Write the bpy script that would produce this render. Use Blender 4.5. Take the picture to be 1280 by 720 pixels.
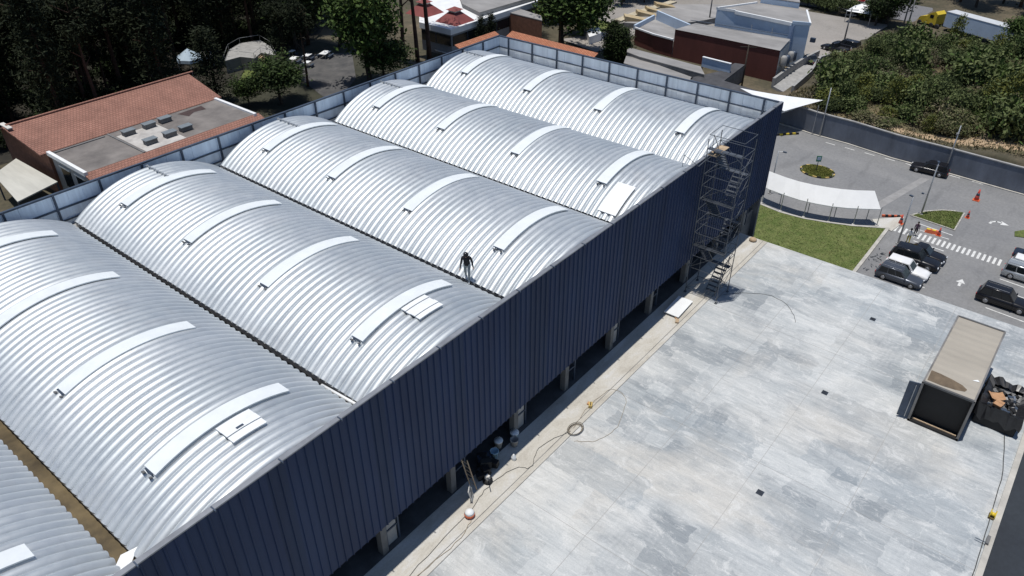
import bpy, bmesh, math, random
from mathutils import Vector, Matrix, Euler
R = math.radians
random.seed(7)
for o in list(bpy.data.objects): bpy.data.objects.remove(o)
S = bpy.context.scene
COL = S.collection

# ------------------------------------------------------------------ camera, sky, sun, exposure
cam = bpy.data.cameras.new("camera"); camo = bpy.data.objects.new("camera", cam); COL.objects.link(camo)
camo.location = (0, 0, 30)
camo.rotation_euler = (R(90 - 34.446), 0, R(38.76 - 90 + 2 * (90 - 38.76) - 2 * (90 - 38.76)))
camo.rotation_euler[2] = R(38.76 - 90)
cam.sensor_width = 36; cam.lens = 949.4 / 1280 * 36
cam.clip_start = 0.2; cam.clip_end = 4000
S.camera = camo
W = bpy.data.worlds.new("World"); S.world = W; W.use_nodes = True
wn = W.node_tree; bg = wn.nodes["Background"]
sky = wn.nodes.new("ShaderNodeTexSky"); sky.sky_type = 'NISHITA'; sky.sun_disc = False
SUN = Vector((-0.09, 0.07, 1.0)).normalized()
sky.sun_elevation = math.asin(SUN.z); sky.sun_rotation = math.atan2(SUN.x, SUN.y)
sky.altitude = 1500; sky.dust_density = 0.6
bg.inputs[1].default_value = 0.10
wn.links.new(sky.outputs[0], bg.inputs[0])
sl = bpy.data.lights.new("sun", 'SUN'); sl.energy = 4.0; sl.angle = R(0.5); sl.color = (1.0, 0.965, 0.91)
so = bpy.data.objects.new("sun", sl); COL.objects.link(so); so.location = (0, 0, 80)
so.rotation_euler = SUN.to_track_quat('Z', 'Y').to_euler()
S.view_settings.view_transform = 'Standard'; S.view_settings.look = 'None'
S.view_settings.exposure = 0.0; S.view_settings.gamma = 1.0
S.view_settings.use_curve_mapping = False

# ------------------------------------------------------------------ materials
def hx(r, g, b):
    f = lambda c: (c / 12.92 if c <= 0.04045 else ((c + 0.055) / 1.055) ** 2.4)
    return (f(r / 255), f(g / 255), f(b / 255))
MATS = {}
def mat(name, col, rough=0.7, metal=0.0, var=0.25, scale=1.0, bump=0.0, stretch=(1, 1, 1), col2=None, spec=0.5, bscale=None):
    """principled with two octaves of noise mottling the base colour"""
    if name in MATS: return MATS[name]
    m = bpy.data.materials.new(name); m.use_nodes = True
    nt = m.node_tree; L = nt.links.new; b = nt.nodes["Principled BSDF"]
    b.inputs["Roughness"].default_value = rough; b.inputs["Metallic"].default_value = metal
    b.inputs["Specular IOR Level"].default_value = spec
    tc = nt.nodes.new("ShaderNodeTexCoord"); mp = nt.nodes.new("ShaderNodeMapping")
    mp.inputs["Scale"].default_value = stretch
    L(tc.outputs["Object"], mp.inputs[0])
    n = nt.nodes.new("ShaderNodeTexNoise"); n.inputs["Scale"].default_value = scale
    n.inputs["Detail"].default_value = 6; n.inputs["Roughness"].default_value = 0.65
    L(mp.outputs[0], n.inputs["Vector"])
    cr = nt.nodes.new("ShaderNodeValToRGB")
    c2 = col2 if col2 else tuple(min(1, c * (1 + var)) for c in col)
    c1 = col if col2 else tuple(c * (1 - var) for c in col)
    cr.color_ramp.elements[0].position = 0.32; cr.color_ramp.elements[0].color = (*c1, 1)
    cr.color_ramp.elements[1].position = 0.68; cr.color_ramp.elements[1].color = (*c2, 1)
    L(n.outputs["Fac"], cr.inputs[0]); L(cr.outputs[0], b.inputs["Base Color"])
    if bump:
        bn = nt.nodes.new("ShaderNodeBump"); bn.inputs["Strength"].default_value = bump
        n2 = nt.nodes.new("ShaderNodeTexNoise"); n2.inputs["Scale"].default_value = bscale or scale * 6
        n2.inputs["Detail"].default_value = 4
        L(mp.outputs[0], n2.inputs["Vector"]); L(n2.outputs["Fac"], bn.inputs["Height"]); L(bn.outputs[0], b.inputs["Normal"])
    MATS[name] = m
    return m

def nodes(name):
    m = bpy.data.materials.new(name); m.use_nodes = True; MATS[name] = m
    nt = m.node_tree
    return m, nt, nt.links.new, nt.nodes["Principled BSDF"]
def ramp(nt, stops):
    cr = nt.nodes.new("ShaderNodeValToRGB"); e = cr.color_ramp.elements
    while len(e) < len(stops): e.new(0.5)
    for k, (p, c) in enumerate(stops): e[k].position = p; e[k].color = (*c, 1)
    return cr
def noise(nt, vec, scale, detail=5, rough=0.6, dist=0.0):
    n = nt.nodes.new("ShaderNodeTexNoise"); n.inputs["Scale"].default_value = scale
    n.inputs["Detail"].default_value = detail; n.inputs["Roughness"].default_value = rough
    n.inputs["Distortion"].default_value = dist
    nt.links.new(vec, n.inputs["Vector"]); return n.outputs["Fac"]
def mapping(nt, sc=(1, 1, 1), rot=(0, 0, 0), loc=(0, 0, 0)):
    tc = nt.nodes.new("ShaderNodeTexCoord"); mp = nt.nodes.new("ShaderNodeMapping")
    mp.inputs["Scale"].default_value = sc; mp.inputs["Rotation"].default_value = rot; mp.inputs["Location"].default_value = loc
    nt.links.new(tc.outputs["Object"], mp.inputs[0]); return mp.outputs[0]
def mix(nt, fac, a, b, mode='MIX'):
    x = nt.nodes.new("ShaderNodeMix"); x.data_type = 'RGBA'; x.blend_type = mode
    for sock, v in ((x.inputs[0], fac), (x.inputs[6], a), (x.inputs[7], b)):
        if isinstance(v, (int, float)): sock.default_value = v
        elif isinstance(v, tuple): sock.default_value = (*v, 1)
        else: nt.links.new(v, sock)
    return x.outputs[2]
def maprange(nt, v, a, b, c=0.0, d=1.0):
    x = nt.nodes.new("ShaderNodeMapRange"); nt.links.new(v, x.inputs[0])
    for i, q in enumerate((a, b, c, d)): x.inputs[i + 1].default_value = q
    return x.outputs[0]

def yard_material():
    m, nt, L, b = nodes("yard_concrete")
    # broad tone, streaks dragged along Y, rectangular pours and repairs, white scuffs, fine grain
    broad = noise(nt, mapping(nt, (1, .6, 1)), 0.16, 4, .6)
    streak = noise(nt, mapping(nt, (1.0, .10, 1)), 1.1, 6, .7)
    col = ramp(nt, [(.30, (.25, .28, .30)), (.5, (.42, .445, .46)), (.70, (.58, .585, .58))]); L(streak, col.inputs[0])
    col2 = ramp(nt, [(.36, (.34, .375, .40)), (.5, (.46, .475, .48)), (.64, (.53, .525, .505))]); L(broad, col2.inputs[0])
    c = mix(nt, 0.5, col.outputs[0], col2.outputs[0])
    br = nt.nodes.new("ShaderNodeTexBrick"); br.offset = .37; br.offset_frequency = 2; br.squash = .7; br.squash_frequency = 3
    br.inputs["Color1"].default_value = (.0, .0, .0, 1); br.inputs["Color2"].default_value = (1, 1, 1, 1)
    br.inputs["Scale"].default_value = 1; br.inputs["Mortar Size"].default_value = 0.0
    br.inputs["Brick Width"].default_value = 1.7; br.inputs["Row Height"].default_value = 1.15; br.inputs["Bias"].default_value = 0
    wob = nt.nodes.new("ShaderNodeVectorMath"); wob.operation = 'ADD'
    wn_ = nt.nodes.new("ShaderNodeTexNoise"); wn_.inputs["Scale"].default_value = 1.3; wn_.inputs["Detail"].default_value = 5
    L(mapping(nt), wn_.inputs["Vector"])
    sc = nt.nodes.new("ShaderNodeVectorMath"); sc.operation = 'SCALE'; sc.inputs["Scale"].default_value = .75
    L(wn_.outputs["Color"], sc.inputs[0])
    L(mapping(nt, (1, 1, 1), (0, 0, R(90))), wob.inputs[0]); L(sc.outputs[0], wob.inputs[1]); L(wob.outputs[0], br.inputs["Vector"])
    patchmask = noise(nt, mapping(nt, (1, 1, 1), loc=(13, 5, 0)), 0.20, 3, .55)
    pm = maprange(nt, patchmask, .44, .54)
    pf = nt.nodes.new("ShaderNodeMath"); pf.operation = 'MULTIPLY'; L(br.outputs["Color"], pf.inputs[0]); L(pm, pf.inputs[1])
    pf2 = nt.nodes.new("ShaderNodeMath"); pf2.operation = 'MULTIPLY'; pf2.inputs[1].default_value = .78; L(pf.outputs[0], pf2.inputs[0])
    c = mix(nt, pf2.outputs[0], c, (.20, .225, .25))
    scuff = noise(nt, mapping(nt, (1.6, .5, 1), (0, 0, R(14))), 2.4, 8, .78, .4)
    sf = maprange(nt, scuff, .56, .68, 0, .7); c = mix(nt, sf, c, (.64, .65, .65))
    dark = noise(nt, mapping(nt, (1, .35, 1), (0, 0, R(-8)), (3, 8, 0)), 0.9, 7, .75, .6)
    df = maprange(nt, dark, .56, .70, 0, .6); c = mix(nt, df, c, (.22, .24, .26))
    # comb-like trowel marks across the streaks in places
    wv = nt.nodes.new("ShaderNodeTexWave"); wv.bands_direction = 'Y'; wv.inputs["Scale"].default_value = 1.1
    wv.inputs["Distortion"].default_value = 3.5; wv.inputs["Detail"].default_value = 3; wv.inputs["Detail Scale"].default_value = 1.5
    L(mapping(nt), wv.inputs["Vector"])
    wm = nt.nodes.new("ShaderNodeMath"); wm.operation = 'MULTIPLY'; L(wv.outputs["Fac"], wm.inputs[0])
    cmk = noise(nt, mapping(nt, loc=(40, 11, 0)), .35, 3, .5)
    cm = maprange(nt, cmk, .52, .62, 0, .16); L(cm, wm.inputs[1])
    c = mix(nt, wm.outputs[0], c, (.58, .585, .59))
    # warm dusty areas and a few clean pale repairs with crisp edges
    wm_ = noise(nt, mapping(nt, (1, .7, 1), loc=(7, 31, 0)), .11, 5, .6, .6); wf = maprange(nt, wm_, .50, .62, 0, .75); c = mix(nt, wf, c, (.53, .515, .485))
    b2 = nt.nodes.new("ShaderNodeTexBrick"); b2.offset = .41; b2.inputs["Color1"].default_value = (0, 0, 0, 1); b2.inputs["Color2"].default_value = (1, 1, 1, 1); b2.inputs["Scale"].default_value = 1
    b2.inputs["Mortar Size"].default_value = 0; b2.inputs["Brick Width"].default_value = 5.2; b2.inputs["Row Height"].default_value = 2.1; L(wob.outputs[0], b2.inputs["Vector"])
    rg = maprange(nt, b2.outputs["Color"], .76, .90, 0, .4); c = mix(nt, rg, c, (.58, .60, .605))
    rd = maprange(nt, b2.outputs["Color"], .22, .12, 0, .38); c = mix(nt, rd, c, (.27, .31, .345))
    crk = nt.nodes.new("ShaderNodeTexVoronoi"); crk.feature = 'DISTANCE_TO_EDGE'; crk.inputs["Scale"].default_value = .11
    cwv = nt.nodes.new("ShaderNodeVectorMath"); cwv.operation = 'ADD'; L(mapping(nt), cwv.inputs[0]); L(sc.outputs[0], cwv.inputs[1]); L(cwv.outputs[0], crk.inputs["Vector"])
    cf = maprange(nt, crk.outputs["Distance"], .004, .001, 0, .22); c = mix(nt, cf, c, (.63, .635, .63))
    sp_ = noise(nt, mapping(nt, (1, .5, 1)), 7.5, 3, .6); spf = maprange(nt, sp_, .66, .72, 0, .5); c = mix(nt, spf, c, (.27, .28, .29))
    fs_ = noise(nt, mapping(nt, (2.6, .22, 1), (0, 0, R(3))), 2.2, 8, .8, .3); fr_ = ramp(nt, [(.32, (.74, .76, .78)), (.5, (1, 1, 1)), (.68, (1.16, 1.15, 1.14))]); L(fs_, fr_.inputs[0]); c = mix(nt, .8, c, fr_.outputs[0], 'MULTIPLY')
    bl = noise(nt, mapping(nt, (1.2, .7, 1), loc=(2, 9, 0)), .8, 9, .82, .8); bf = maprange(nt, bl, .53, .60, 0, .5); c = mix(nt, bf, c, (.64, .645, .64)); bd = maprange(nt, bl, .45, .38, 0, .38); c = mix(nt, bd, c, (.23, .25, .275))
    grain = noise(nt, mapping(nt), 14, 4, .7)
    gr = ramp(nt, [(.3, (.86, .86, .85)), (.7, (1.05, 1.045, 1.03))]); L(grain, gr.inputs[0])
    c = mix(nt, 1.0, c, gr.outputs[0], 'MULTIPLY')
    L(c, b.inputs["Base Color"]); b.inputs["Roughness"].default_value = .8
    return m
def walk_material():
    m, nt, L, b = nodes("walk_concrete")
    a = noise(nt, mapping(nt, (.35, 1, 1)), .9, 7, .7, .5)
    col = ramp(nt, [(.3, (.37, .34, .29)), (.5, (.50, .475, .42)), (.7, (.565, .56, .545))]); L(a, col.inputs[0])
    g = noise(nt, mapping(nt), 9, 4, .7); gr = ramp(nt, [(.3, (.85, .85, .85)), (.7, (1.05, 1.05, 1.05))]); L(g, gr.inputs[0])
    L(mix(nt, 1.0, col.outputs[0], gr.outputs[0], 'MULTIPLY'), b.inputs["Base Color"]); b.inputs["Roughness"].default_value = .85
    return m
def asphalt_material(name, base, warm):
    m, nt, L, b = nodes(name)
    a = noise(nt, mapping(nt, (1, .5, 1)), .13, 6, .65, .5)
    col = ramp(nt, [(.3, base), (.7, warm)]); L(a, col.inputs[0])
    g = noise(nt, mapping(nt), 3.0, 7, .75); gr = ramp(nt, [(.3, (.82, .82, .82)), (.7, (1.15, 1.15, 1.15))]); L(g, gr.inputs[0])
    c = mix(nt, 1.0, col.outputs[0], gr.outputs[0], 'MULTIPLY')
    t = noise(nt, mapping(nt, (.22, 1, 1), (0, 0, R(15))), .7, 4, .6); tf = maprange(nt, t, .58, .7, 0, .3)
    c = mix(nt, tf, c, tuple(x * .6 for x in base))
    L(c, b.inputs["Base Color"]); b.inputs["Roughness"].default_value = .9
    return m
def roof_metal():
    m, nt, L, b = nodes("roof_sheet_metal")
    a = noise(nt, mapping(nt, (.15, .9, .15)), .6, 3, .5)       # slow tone changes from sheet to sheet
    col = ramp(nt, [(.3, (.50, .535, .555)), (.7, (.585, .61, .625))]); L(a, col.inputs[0])
    d = noise(nt, mapping(nt, (1, 1, 1)), .55, 7, .72, .3); df = maprange(nt, d, .52, .72, 0, .5)
    c = mix(nt, df, col.outputs[0], (.43, .44, .45))
    L(c, b.inputs["Base Color"]); b.inputs["Metallic"].default_value = .66
    r = maprange(nt, noise(nt, mapping(nt, (1, 1, 1)), 1.4, 4, .6), .3, .7, .46, .60); L(r, b.inputs["Roughness"])
    bn = nt.nodes.new("ShaderNodeBump"); bn.inputs["Strength"].default_value = .12; bn.inputs["Distance"].default_value = .05
    L(noise(nt, mapping(nt), 2.2, 3, .5), bn.inputs["Height"]); L(bn.outputs[0], b.inputs["Normal"])
    return m
def navy_material():
    m, nt, L, b = nodes("navy_cladding")
    br = nt.nodes.new("ShaderNodeTexBrick"); br.offset = 0
    br.inputs["Color1"].default_value = (.013, .029, .070, 1); br.inputs["Color2"].default_value = (.017, .036, .094, 1)
    br.inputs["Mortar"].default_value = (.016, .03, .07, 1); br.inputs["Scale"].default_value = 1; br.inputs["Mortar Size"].default_value = 0
    br.inputs["Brick Width"].default_value = .8; br.inputs["Row Height"].default_value = 40
    L(mapping(nt, loc=(.01, 20, 0)), br.inputs["Vector"])
    tc = nt.nodes.new("ShaderNodeTexCoord"); L(tc.outputs["Object"], br.inputs["Vector"])
    n = noise(nt, mapping(nt, (1, 1, .3)), .6, 5, .6); gr = ramp(nt, [(.3, (.80, .80, .84)), (.7, (1.18, 1.18, 1.14))]); L(n, gr.inputs[0])
    c = mix(nt, 1.0, br.outputs["Color"], gr.outputs[0], 'MULTIPLY')
    sp = noise(nt, mapping(nt), 5.5, 2, .5); sf = maprange(nt, sp, .76, .80, 0, .5); c = mix(nt, sf, c, (.25, .26, .3))
    L(c, b.inputs["Base Color"]); b.inputs["Roughness"].default_value = .55; b.inputs["Specular IOR Level"].default_value = .22
    return m
def leaf_material(name, a, bcol):
    m, nt, L, b = nodes(name)
    n = noise(nt, mapping(nt), .9, 4, .65); n2 = noise(nt, mapping(nt), 6, 2, .5)
    col = ramp(nt, [(.32, a), (.68, bcol)]); L(n, col.inputs[0])
    gr = ramp(nt, [(.3, (.75, .75, .75)), (.7, (1.3, 1.3, 1.2))]); L(n2, gr.inputs[0])
    L(mix(nt, 1.0, col.outputs[0], gr.outputs[0], 'MULTIPLY'), b.inputs["Base Color"])
    b.inputs["Roughness"].default_value = .75; b.inputs["Specular IOR Level"].default_value = .15
    return m
def tile_material(name, a, bcol):
    m, nt, L, b = nodes(name)
    br = nt.nodes.new("ShaderNodeTexBrick"); br.inputs["Color1"].default_value = (*a, 1); br.inputs["Color2"].default_value = (*bcol, 1)
    br.inputs["Mortar"].default_value = (*[x * .55 for x in a], 1); br.inputs["Scale"].default_value = 1
    br.inputs["Brick Width"].default_value = .34; br.inputs["Row Height"].default_value = .30; br.inputs["Mortar Size"].default_value = .03
    L(mapping(nt), br.inputs["Vector"])
    n = noise(nt, mapping(nt), .5, 6, .7); gr = ramp(nt, [(.3, (.78, .78, .78)), (.7, (1.15, 1.15, 1.15))]); L(n, gr.inputs[0])
    L(mix(nt, 1.0, br.outputs["Color"], gr.outputs[0], 'MULTIPLY'), b.inputs["Base Color"]); b.inputs["Roughness"].default_value = .9
    return m
def terrain_material():
    m, nt, L, b = nodes("terrain_soil")
    a = noise(nt, mapping(nt), .07, 7, .7, .4)
    col = ramp(nt, [(.3, (.035, .037, .02)), (.5, (.075, .066, .042)), (.72, (.15, .12, .08))]); L(a, col.inputs[0])
    g = noise(nt, mapping(nt), 1.6, 6, .75); gr = ramp(nt, [(.3, (.65, .65, .65)), (.7, (1.35, 1.3, 1.25))]); L(g, gr.inputs[0])
    L(mix(nt, 1.0, col.outputs[0], gr.outputs[0], 'MULTIPLY'), b.inputs["Base Color"]); b.inputs["Roughness"].default_value = .95
    return m
def glass_dark():
    m, nt, L, b = nodes("dark_glass")
    b.inputs["Base Color"].default_value = (.012, .015, .018, 1); b.inputs["Roughness"].default_value = .08
    L(maprange(nt, noise(nt, mapping(nt), 2.0, 2, .5), .3, .7, .05, .14), b.inputs["Roughness"])
    return m

M_YARD = yard_material(); M_WALK = walk_material(); M_ROOF = roof_metal(); M_NAVY = navy_material()
M_ASPH = asphalt_material("asphalt", (.165, .167, .171), (.235, .233, .23)); M_ROAD = asphalt_material("highway_asphalt", (.13, .13, .14), (.19, .19, .2))
M_LOT = asphalt_material("old_pale_asphalt", (.22, .205, .185), (.31, .285, .26)); M_DARKASPH = asphalt_material("dark_bitumen", (.020, .025, .034), (.028, .035, .045))
M_LEAF = leaf_material("broad_leaf", (.030, .055, .014), (.075, .115, .030))
M_LEAFY = leaf_material("yellowish_leaf", (.07, .085, .018), (.15, .15, .04))
M_BUSH1 = leaf_material("bush_leaf", (.062, .082, .032), (.125, .148, .060))
M_BUSH2 = leaf_material("olive_bush_leaf", (.100, .100, .052), (.175, .162, .092))
M_BUSH3 = leaf_material("deep_bush_leaf", (.042, .058, .024), (.080, .100, .042))
M_PINE = leaf_material("pine_needle", (.010, .014, .008), (.026, .033, .016))
M_DARKLEAF = leaf_material("dark_leaf", (.018, .030, .010), (.042, .062, .022))
M_GRASS = leaf_material("lawn_grass", (.075, .105, .028), (.135, .150, .055))
M_TILE = tile_material("red_brown_tile", (.27, .13, .095), (.31, .155, .115)); M_ORTILE = tile_material("orange_tile", (.36, .135, .07), (.43, .18, .10))
M_TERR = terrain_material(); M_GLASS = glass_dark()
M_SKYL = mat("skylight_white", (.68, .71, .72), .45, 0, .05, 1.5)
M_WHITE = mat("white_paint", (.74, .75, .75), .5, 0, .07, .8); M_OFFW = mat("off_white", (.58, .56, .52), .7, 0, .12, .6)
M_STEEL = mat("galvanised_steel", (.42, .43, .44), .45, .6, .15, 2); M_DSTEEL = mat("dark_steel", (.055, .075, .11), .5, .3, .2, 2)
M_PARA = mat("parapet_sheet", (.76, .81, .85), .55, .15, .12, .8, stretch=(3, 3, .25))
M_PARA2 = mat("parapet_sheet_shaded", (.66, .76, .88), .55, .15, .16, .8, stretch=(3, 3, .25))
M_CONC = mat("concrete_grey", (.30, .295, .285), .85, 0, .2, 1.2, bump=.1); M_CONCD = mat("concrete_dark", (.15, .15, .15), .85, 0, .3, .9)
M_SHADEFLOOR = mat('shade_painted_floor', (.07, .07, .072), .9, 0, .35, .8); M_WALLG = mat("grey_block_wall", (.135, .15, .18), .9, 0, .3, .5, stretch=(1, 1, .35)); M_DARK = mat("interior_dark", (.03, .03, .032), .9, 0, .3, .6)
M_RUST = mat("gutter_muck", (.05, .035, .014), .55, 0, .4, .7, col2=(.17, .125, .06)); M_GUT = mat('gutter_dark', (.055,.05,.045), .7, 0, .4, .7, col2=(.12,.11,.10)); M_BLACK = mat("matt_black", (.008, .008, .009), .7, 0, .3, 2)
M_RUBBER = mat("rubber", (.02, .02, .02), .85, 0, .2, 5); M_ORANGE = mat("orange_plastic", (.60, .13, .05), .5, 0, .15, 3)
M_REDC = mat("red_plastic", (.55, .07, .045), .5, 0, .15, 3); M_YEL = mat("yellow_paint", (.62, .46, .04), .5, 0, .15, 2)
M_MARK = mat("road_paint", (.60, .60, .58), .7, 0, .2, 3); M_MARKY = mat("yellow_road_paint", (.50, .36, .12), .7, 0, .2, 3)
M_BRICKW = mat("brown_brick", (.17, .075, .045), .9, 0, .25, 2); M_MAROON = mat("maroon_wall", (.115, .034, .026), .8, 0, .2, .4, stretch=(1, 1, .3))
M_GROOF = mat("grey_sheet_roof", (.27, .26, .25), .7, .1, .25, .35, stretch=(1, .4, 1)); M_GROOF2 = mat("weathered_flat_roof", (.11, .10, .095), .9, 0, .45, .35, col2=(.22, .20, .185))
M_PBLUE = mat("pale_blue_wall", (.43, .52, .63), .7, 0, .1, .4); M_TAN = mat("tan_fascia", (.36, .26, .12), .8, 0, .2, .6, col2=(.46, .38, .25))
M_BEIGE = mat("container_roof_beige", (.37, .335, .28), .6, .1, .12, .5, stretch=(1, .35, 1)); M_STAIN = mat("brown_stain", (.13, .095, .06), .8, 0, .3, 2)
M_BARK = mat("bark", (.045, .035, .026), .95, 0, .35, 3); M_BARKR = mat("pine_bark", (.065, .035, .022), .95, 0, .35, 3)
M_DIRT = mat("dry_dirt", (.30, .20, .115), .95, 0, .4, .5, col2=(.46, .35, .23)); M_CARD = mat("cardboard", (.42, .24, .13), .9, 0, .2, 4)
M_BLUEP = mat("blue_plastic", (.30, .47, .58), .5, 0, .12, 4); M_WOOD = mat("tan_wood", (.42, .31, .20), .8, 0, .25, 2)
M_SKIN = mat("skin", (.30, .17, .11), .6, 0, .08, 9); M_SKY = mat("pale_tent_cloth", (.36, .45, .53), .7, 0, .12, 1)
M_HOSE = mat("hose_dark", (.05, .05, .05), .6, 0, .2, 4); M_TANC = mat("cable_tan", (.30, .25, .18), .7, 0, .2, 4)
M_KERB = mat("kerb_concrete", (.42, .40, .36), .9, 0, .2, 1); M_DRED = mat("dark_red_roof", (.20, .05, .045), .7, 0, .2, .6)
def paint(name, c, metal=.0): 
    m = mat(name, c, .22, metal, .06, 1.0); return m

# ------------------------------------------------------------------ mesh helpers
class MB:
    def __init__(s): s.v = []; s.f = []; s.m = []; s.mats = []; s.sm = []
    def mi(s, m):
        if m not in s.mats: s.mats.append(m)
        return s.mats.index(m)
    def add(s, vs, fs, m, smooth=False):
        k = len(s.v); i = s.mi(m); s.v += [tuple(v) for v in vs]
        for f in fs: s.f.append([k + a for a in f]); s.m.append(i); s.sm.append(smooth)
        return s
    def box(s, c, d, m, rz=0.0, ry=0.0, rx=0.0, taper=1.0):
        x, y, z = d[0] / 2, d[1] / 2, d[2] / 2; t = taper
        vs = [(-x, -y, -z), (x, -y, -z), (x, y, -z), (-x, y, -z), (-x * t, -y * t, z), (x * t, -y * t, z), (x * t, y * t, z), (-x * t, y * t, z)]
        if rz or ry or rx:
            M = Euler((rx, ry, rz)).to_matrix(); vs = [M @ Vector(v) for v in vs]
        vs = [(v[0] + c[0], v[1] + c[1], v[2] + c[2]) for v in vs]
        return s.add(vs, [(3, 2, 1, 0), (4, 5, 6, 7), (0, 1, 5, 4), (1, 2, 6, 5), (2, 3, 7, 6), (3, 0, 4, 7)], m)
    def tube(s, p, q, r, m, n=6, r2=None, cap=True):
        p, q = Vector(p), Vector(q); d = q - p
        if d.length < 1e-6: return s
        d.normalize(); a = d.orthogonal().normalized(); b = d.cross(a); r2 = r if r2 is None else r2
        vs = [p + (a * math.cos(2 * math.pi * i / n) + b * math.sin(2 * math.pi * i / n)) * r for i in range(n)]
        vs += [q + (a * math.cos(2 * math.pi * i / n) + b * math.sin(2 * math.pi * i / n)) * r2 for i in range(n)]
        fs = [(i, (i + 1) % n, n + (i + 1) % n, n + i) for i in range(n)]
        if cap: fs += [tuple(range(n))[::-1], tuple(range(n, 2 * n))]
        return s.add(vs, fs, m, n > 6)
    def path(s, pts, r, m, n=6):
        for a, b in zip(pts[:-1], pts[1:]): s.tube(a, b, r, m, n, cap=True)
        return s
    def lathe(s, c, prof, m, n=16, axis='z'):
        vs = []
        for (r, h) in prof:
            for i in range(n):
                a = 2 * math.pi * i / n; x, y = r * math.cos(a), r * math.sin(a)
                vs.append((c[0] + x, c[1] + y, c[2] + h) if axis == 'z' else ((c[0] + x, c[1] + h, c[2] + y) if axis == 'y' else (c[0] + h, c[1] + x, c[2] + y)))
        fs = []
        for k in range(len(prof) - 1):
            for i in range(n): fs.append((k * n + i, k * n + (i + 1) % n, (k + 1) * n + (i + 1) % n, (k + 1) * n + i))
        fs += [tuple(range(n))[::-1], tuple(range((len(prof) - 1) * n, len(prof) * n))]
        return s.add(vs, fs, m, True)
    def prism(s, poly, z0, z1, m, mtop=None):
        n = len(poly); a = sum(poly[i][0] * poly[(i + 1) % n][1] - poly[(i + 1) % n][0] * poly[i][1] for i in range(n))
        if a < 0: poly = poly[::-1]
        za = lambda i, z: z[i] if isinstance(z, (list, tuple)) else z
        if a < 0 and isinstance(z1, (list, tuple)): z1 = list(z1)[::-1]
        vs = [(p[0], p[1], z0) for p in poly] + [(p[0], p[1], za(i, z1)) for i, p in enumerate(poly)]
        s.add(vs, [(i, (i + 1) % n, n + (i + 1) % n, n + i) for i in range(n)] + [tuple(range(n))[::-1]], m)
        return s.add([vs[n + i] for i in range(n)], [tuple(range(n))], mtop or m)
    def build(s, name, parent=None, loc=None):
        me = bpy.data.meshes.new(name); off = Vector(loc) if loc else Vector((0, 0, 0))
        me.from_pydata([Vector(v) - off for v in s.v], [], s.f)
        for m in s.mats: me.materials.append(m)
        me.polygons.foreach_set("material_index", s.m); me.polygons.foreach_set("use_smooth", s.sm); me.update()
        o = bpy.data.objects.new(name, me); COL.objects.link(o)
        if loc: o.location = loc
        if parent: o.parent = parent
        return o
def tag(o, label=None, cat=None, group=None, kind=None):
    if label: o['label'] = label
    if cat: o['category'] = cat
    if group: o['group'] = group
    if kind: o['kind'] = kind
    return o
def thing(name, label, cat, loc=(0, 0, 0), rz=0.0, group=None):
    o = bpy.data.objects.new(name, None); COL.objects.link(o); o.empty_display_size = .3
    o.location = loc; o.rotation_euler = (0, 0, rz)
    return tag(o, label, cat, group)
def dup(root, loc, rz=0.0, label=None, sc=None, group=None):
    r = root.copy(); COL.objects.link(r); r.location = loc; r.rotation_euler = (0, 0, rz)
    if sc: r.scale = sc if isinstance(sc, (tuple, list)) else (sc, sc, sc)
    if label: r['label'] = label
    if group: r['group'] = group
    for ch in list(root.children):
        c = ch.copy(); COL.objects.link(c); c.parent = r
        for g in list(ch.children):
            d = g.copy(); COL.objects.link(d); d.parent = c
    return r
def poly_sheet(name, pts, z, m, kind='structure', th=None):
    mb = MB()
    if th: mb.prism(pts, z - th, z, m)
    else:
        n = len(pts); a = sum(pts[i][0] * pts[(i + 1) % n][1] - pts[(i + 1) % n][0] * pts[i][1] for i in range(n))
        if a < 0: pts = pts[::-1]
        mb.add([(p[0], p[1], z) for p in pts], [tuple(range(n))], m)
    return tag(mb.build(name), kind=kind)
def bw(mb, name, parent, root):
    """build a mesh given in world coordinates as a part of an unrotated thing"""
    off = root.location; mb.v = [(v[0] - off[0], v[1] - off[1], v[2] - off[2]) for v in mb.v]
    return mb.build(name, parent)
def sstep(a, b, x):
    t = max(0, min(1, (x - a) / (b - a))); return t * t * (3 - 2 * t)
def ground_z(x, y):
    return -12 + 4 * sstep(44, 48, y) * (1 - sstep(80, 96, x)) 
# ------------------------------------------------------------------ the ground
cs = [-1500, -700, -300, -120, -60] + list(range(-40, 100, 4)) + [100] + [100.4 + .2 * i for i in range(28)] + [106.5] + list(range(108, 241, 4)) + [270, 330, 450, 800, 1500]
mb = MB(); n = len(cs)
WALL = [(-30, 100.6), (-4, 101.0), (4.9, 101.45), (11.7, 101.95), (18.5, 102.2), (24.5, 103.2), (29.5, 103.45), (31.5, 103.9), (38, 104.6)]
def wall_x(y):
    if y <= WALL[0][0]: return WALL[0][1]
    for (a, p), (b, q) in zip(WALL[:-1], WALL[1:]):
        if y <= b: return p + (q - p) * (y - a) / (b - a)
    return WALL[-1][1]
def hill(x, y):
    z = ground_z(x, y)
    if x > 100 and y < 60:      # the slope is held up by the boundary wall
        xw = wall_x(y); k = sstep(xw + .12, xw + 1.3, x) * (1 - sstep(33, 40, y)) * (1 - sstep(138, 160, x) * .72)
        z += k * (2.7 + .35 * math.sin(x * .31 + y * .17) + .3 * math.sin(y * .41 - x * .13))
    return z
vs = [(x, y, hill(x, y)) for y in cs for x in cs]
mb.add(vs, [(j * n + i, j * n + i + 1, (j + 1) * n + i + 1, (j + 1) * n + i) for j in range(n - 1) for i in range(n - 1)], M_TERR, True)
tag(mb.build("ground"), kind='structure')

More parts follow.
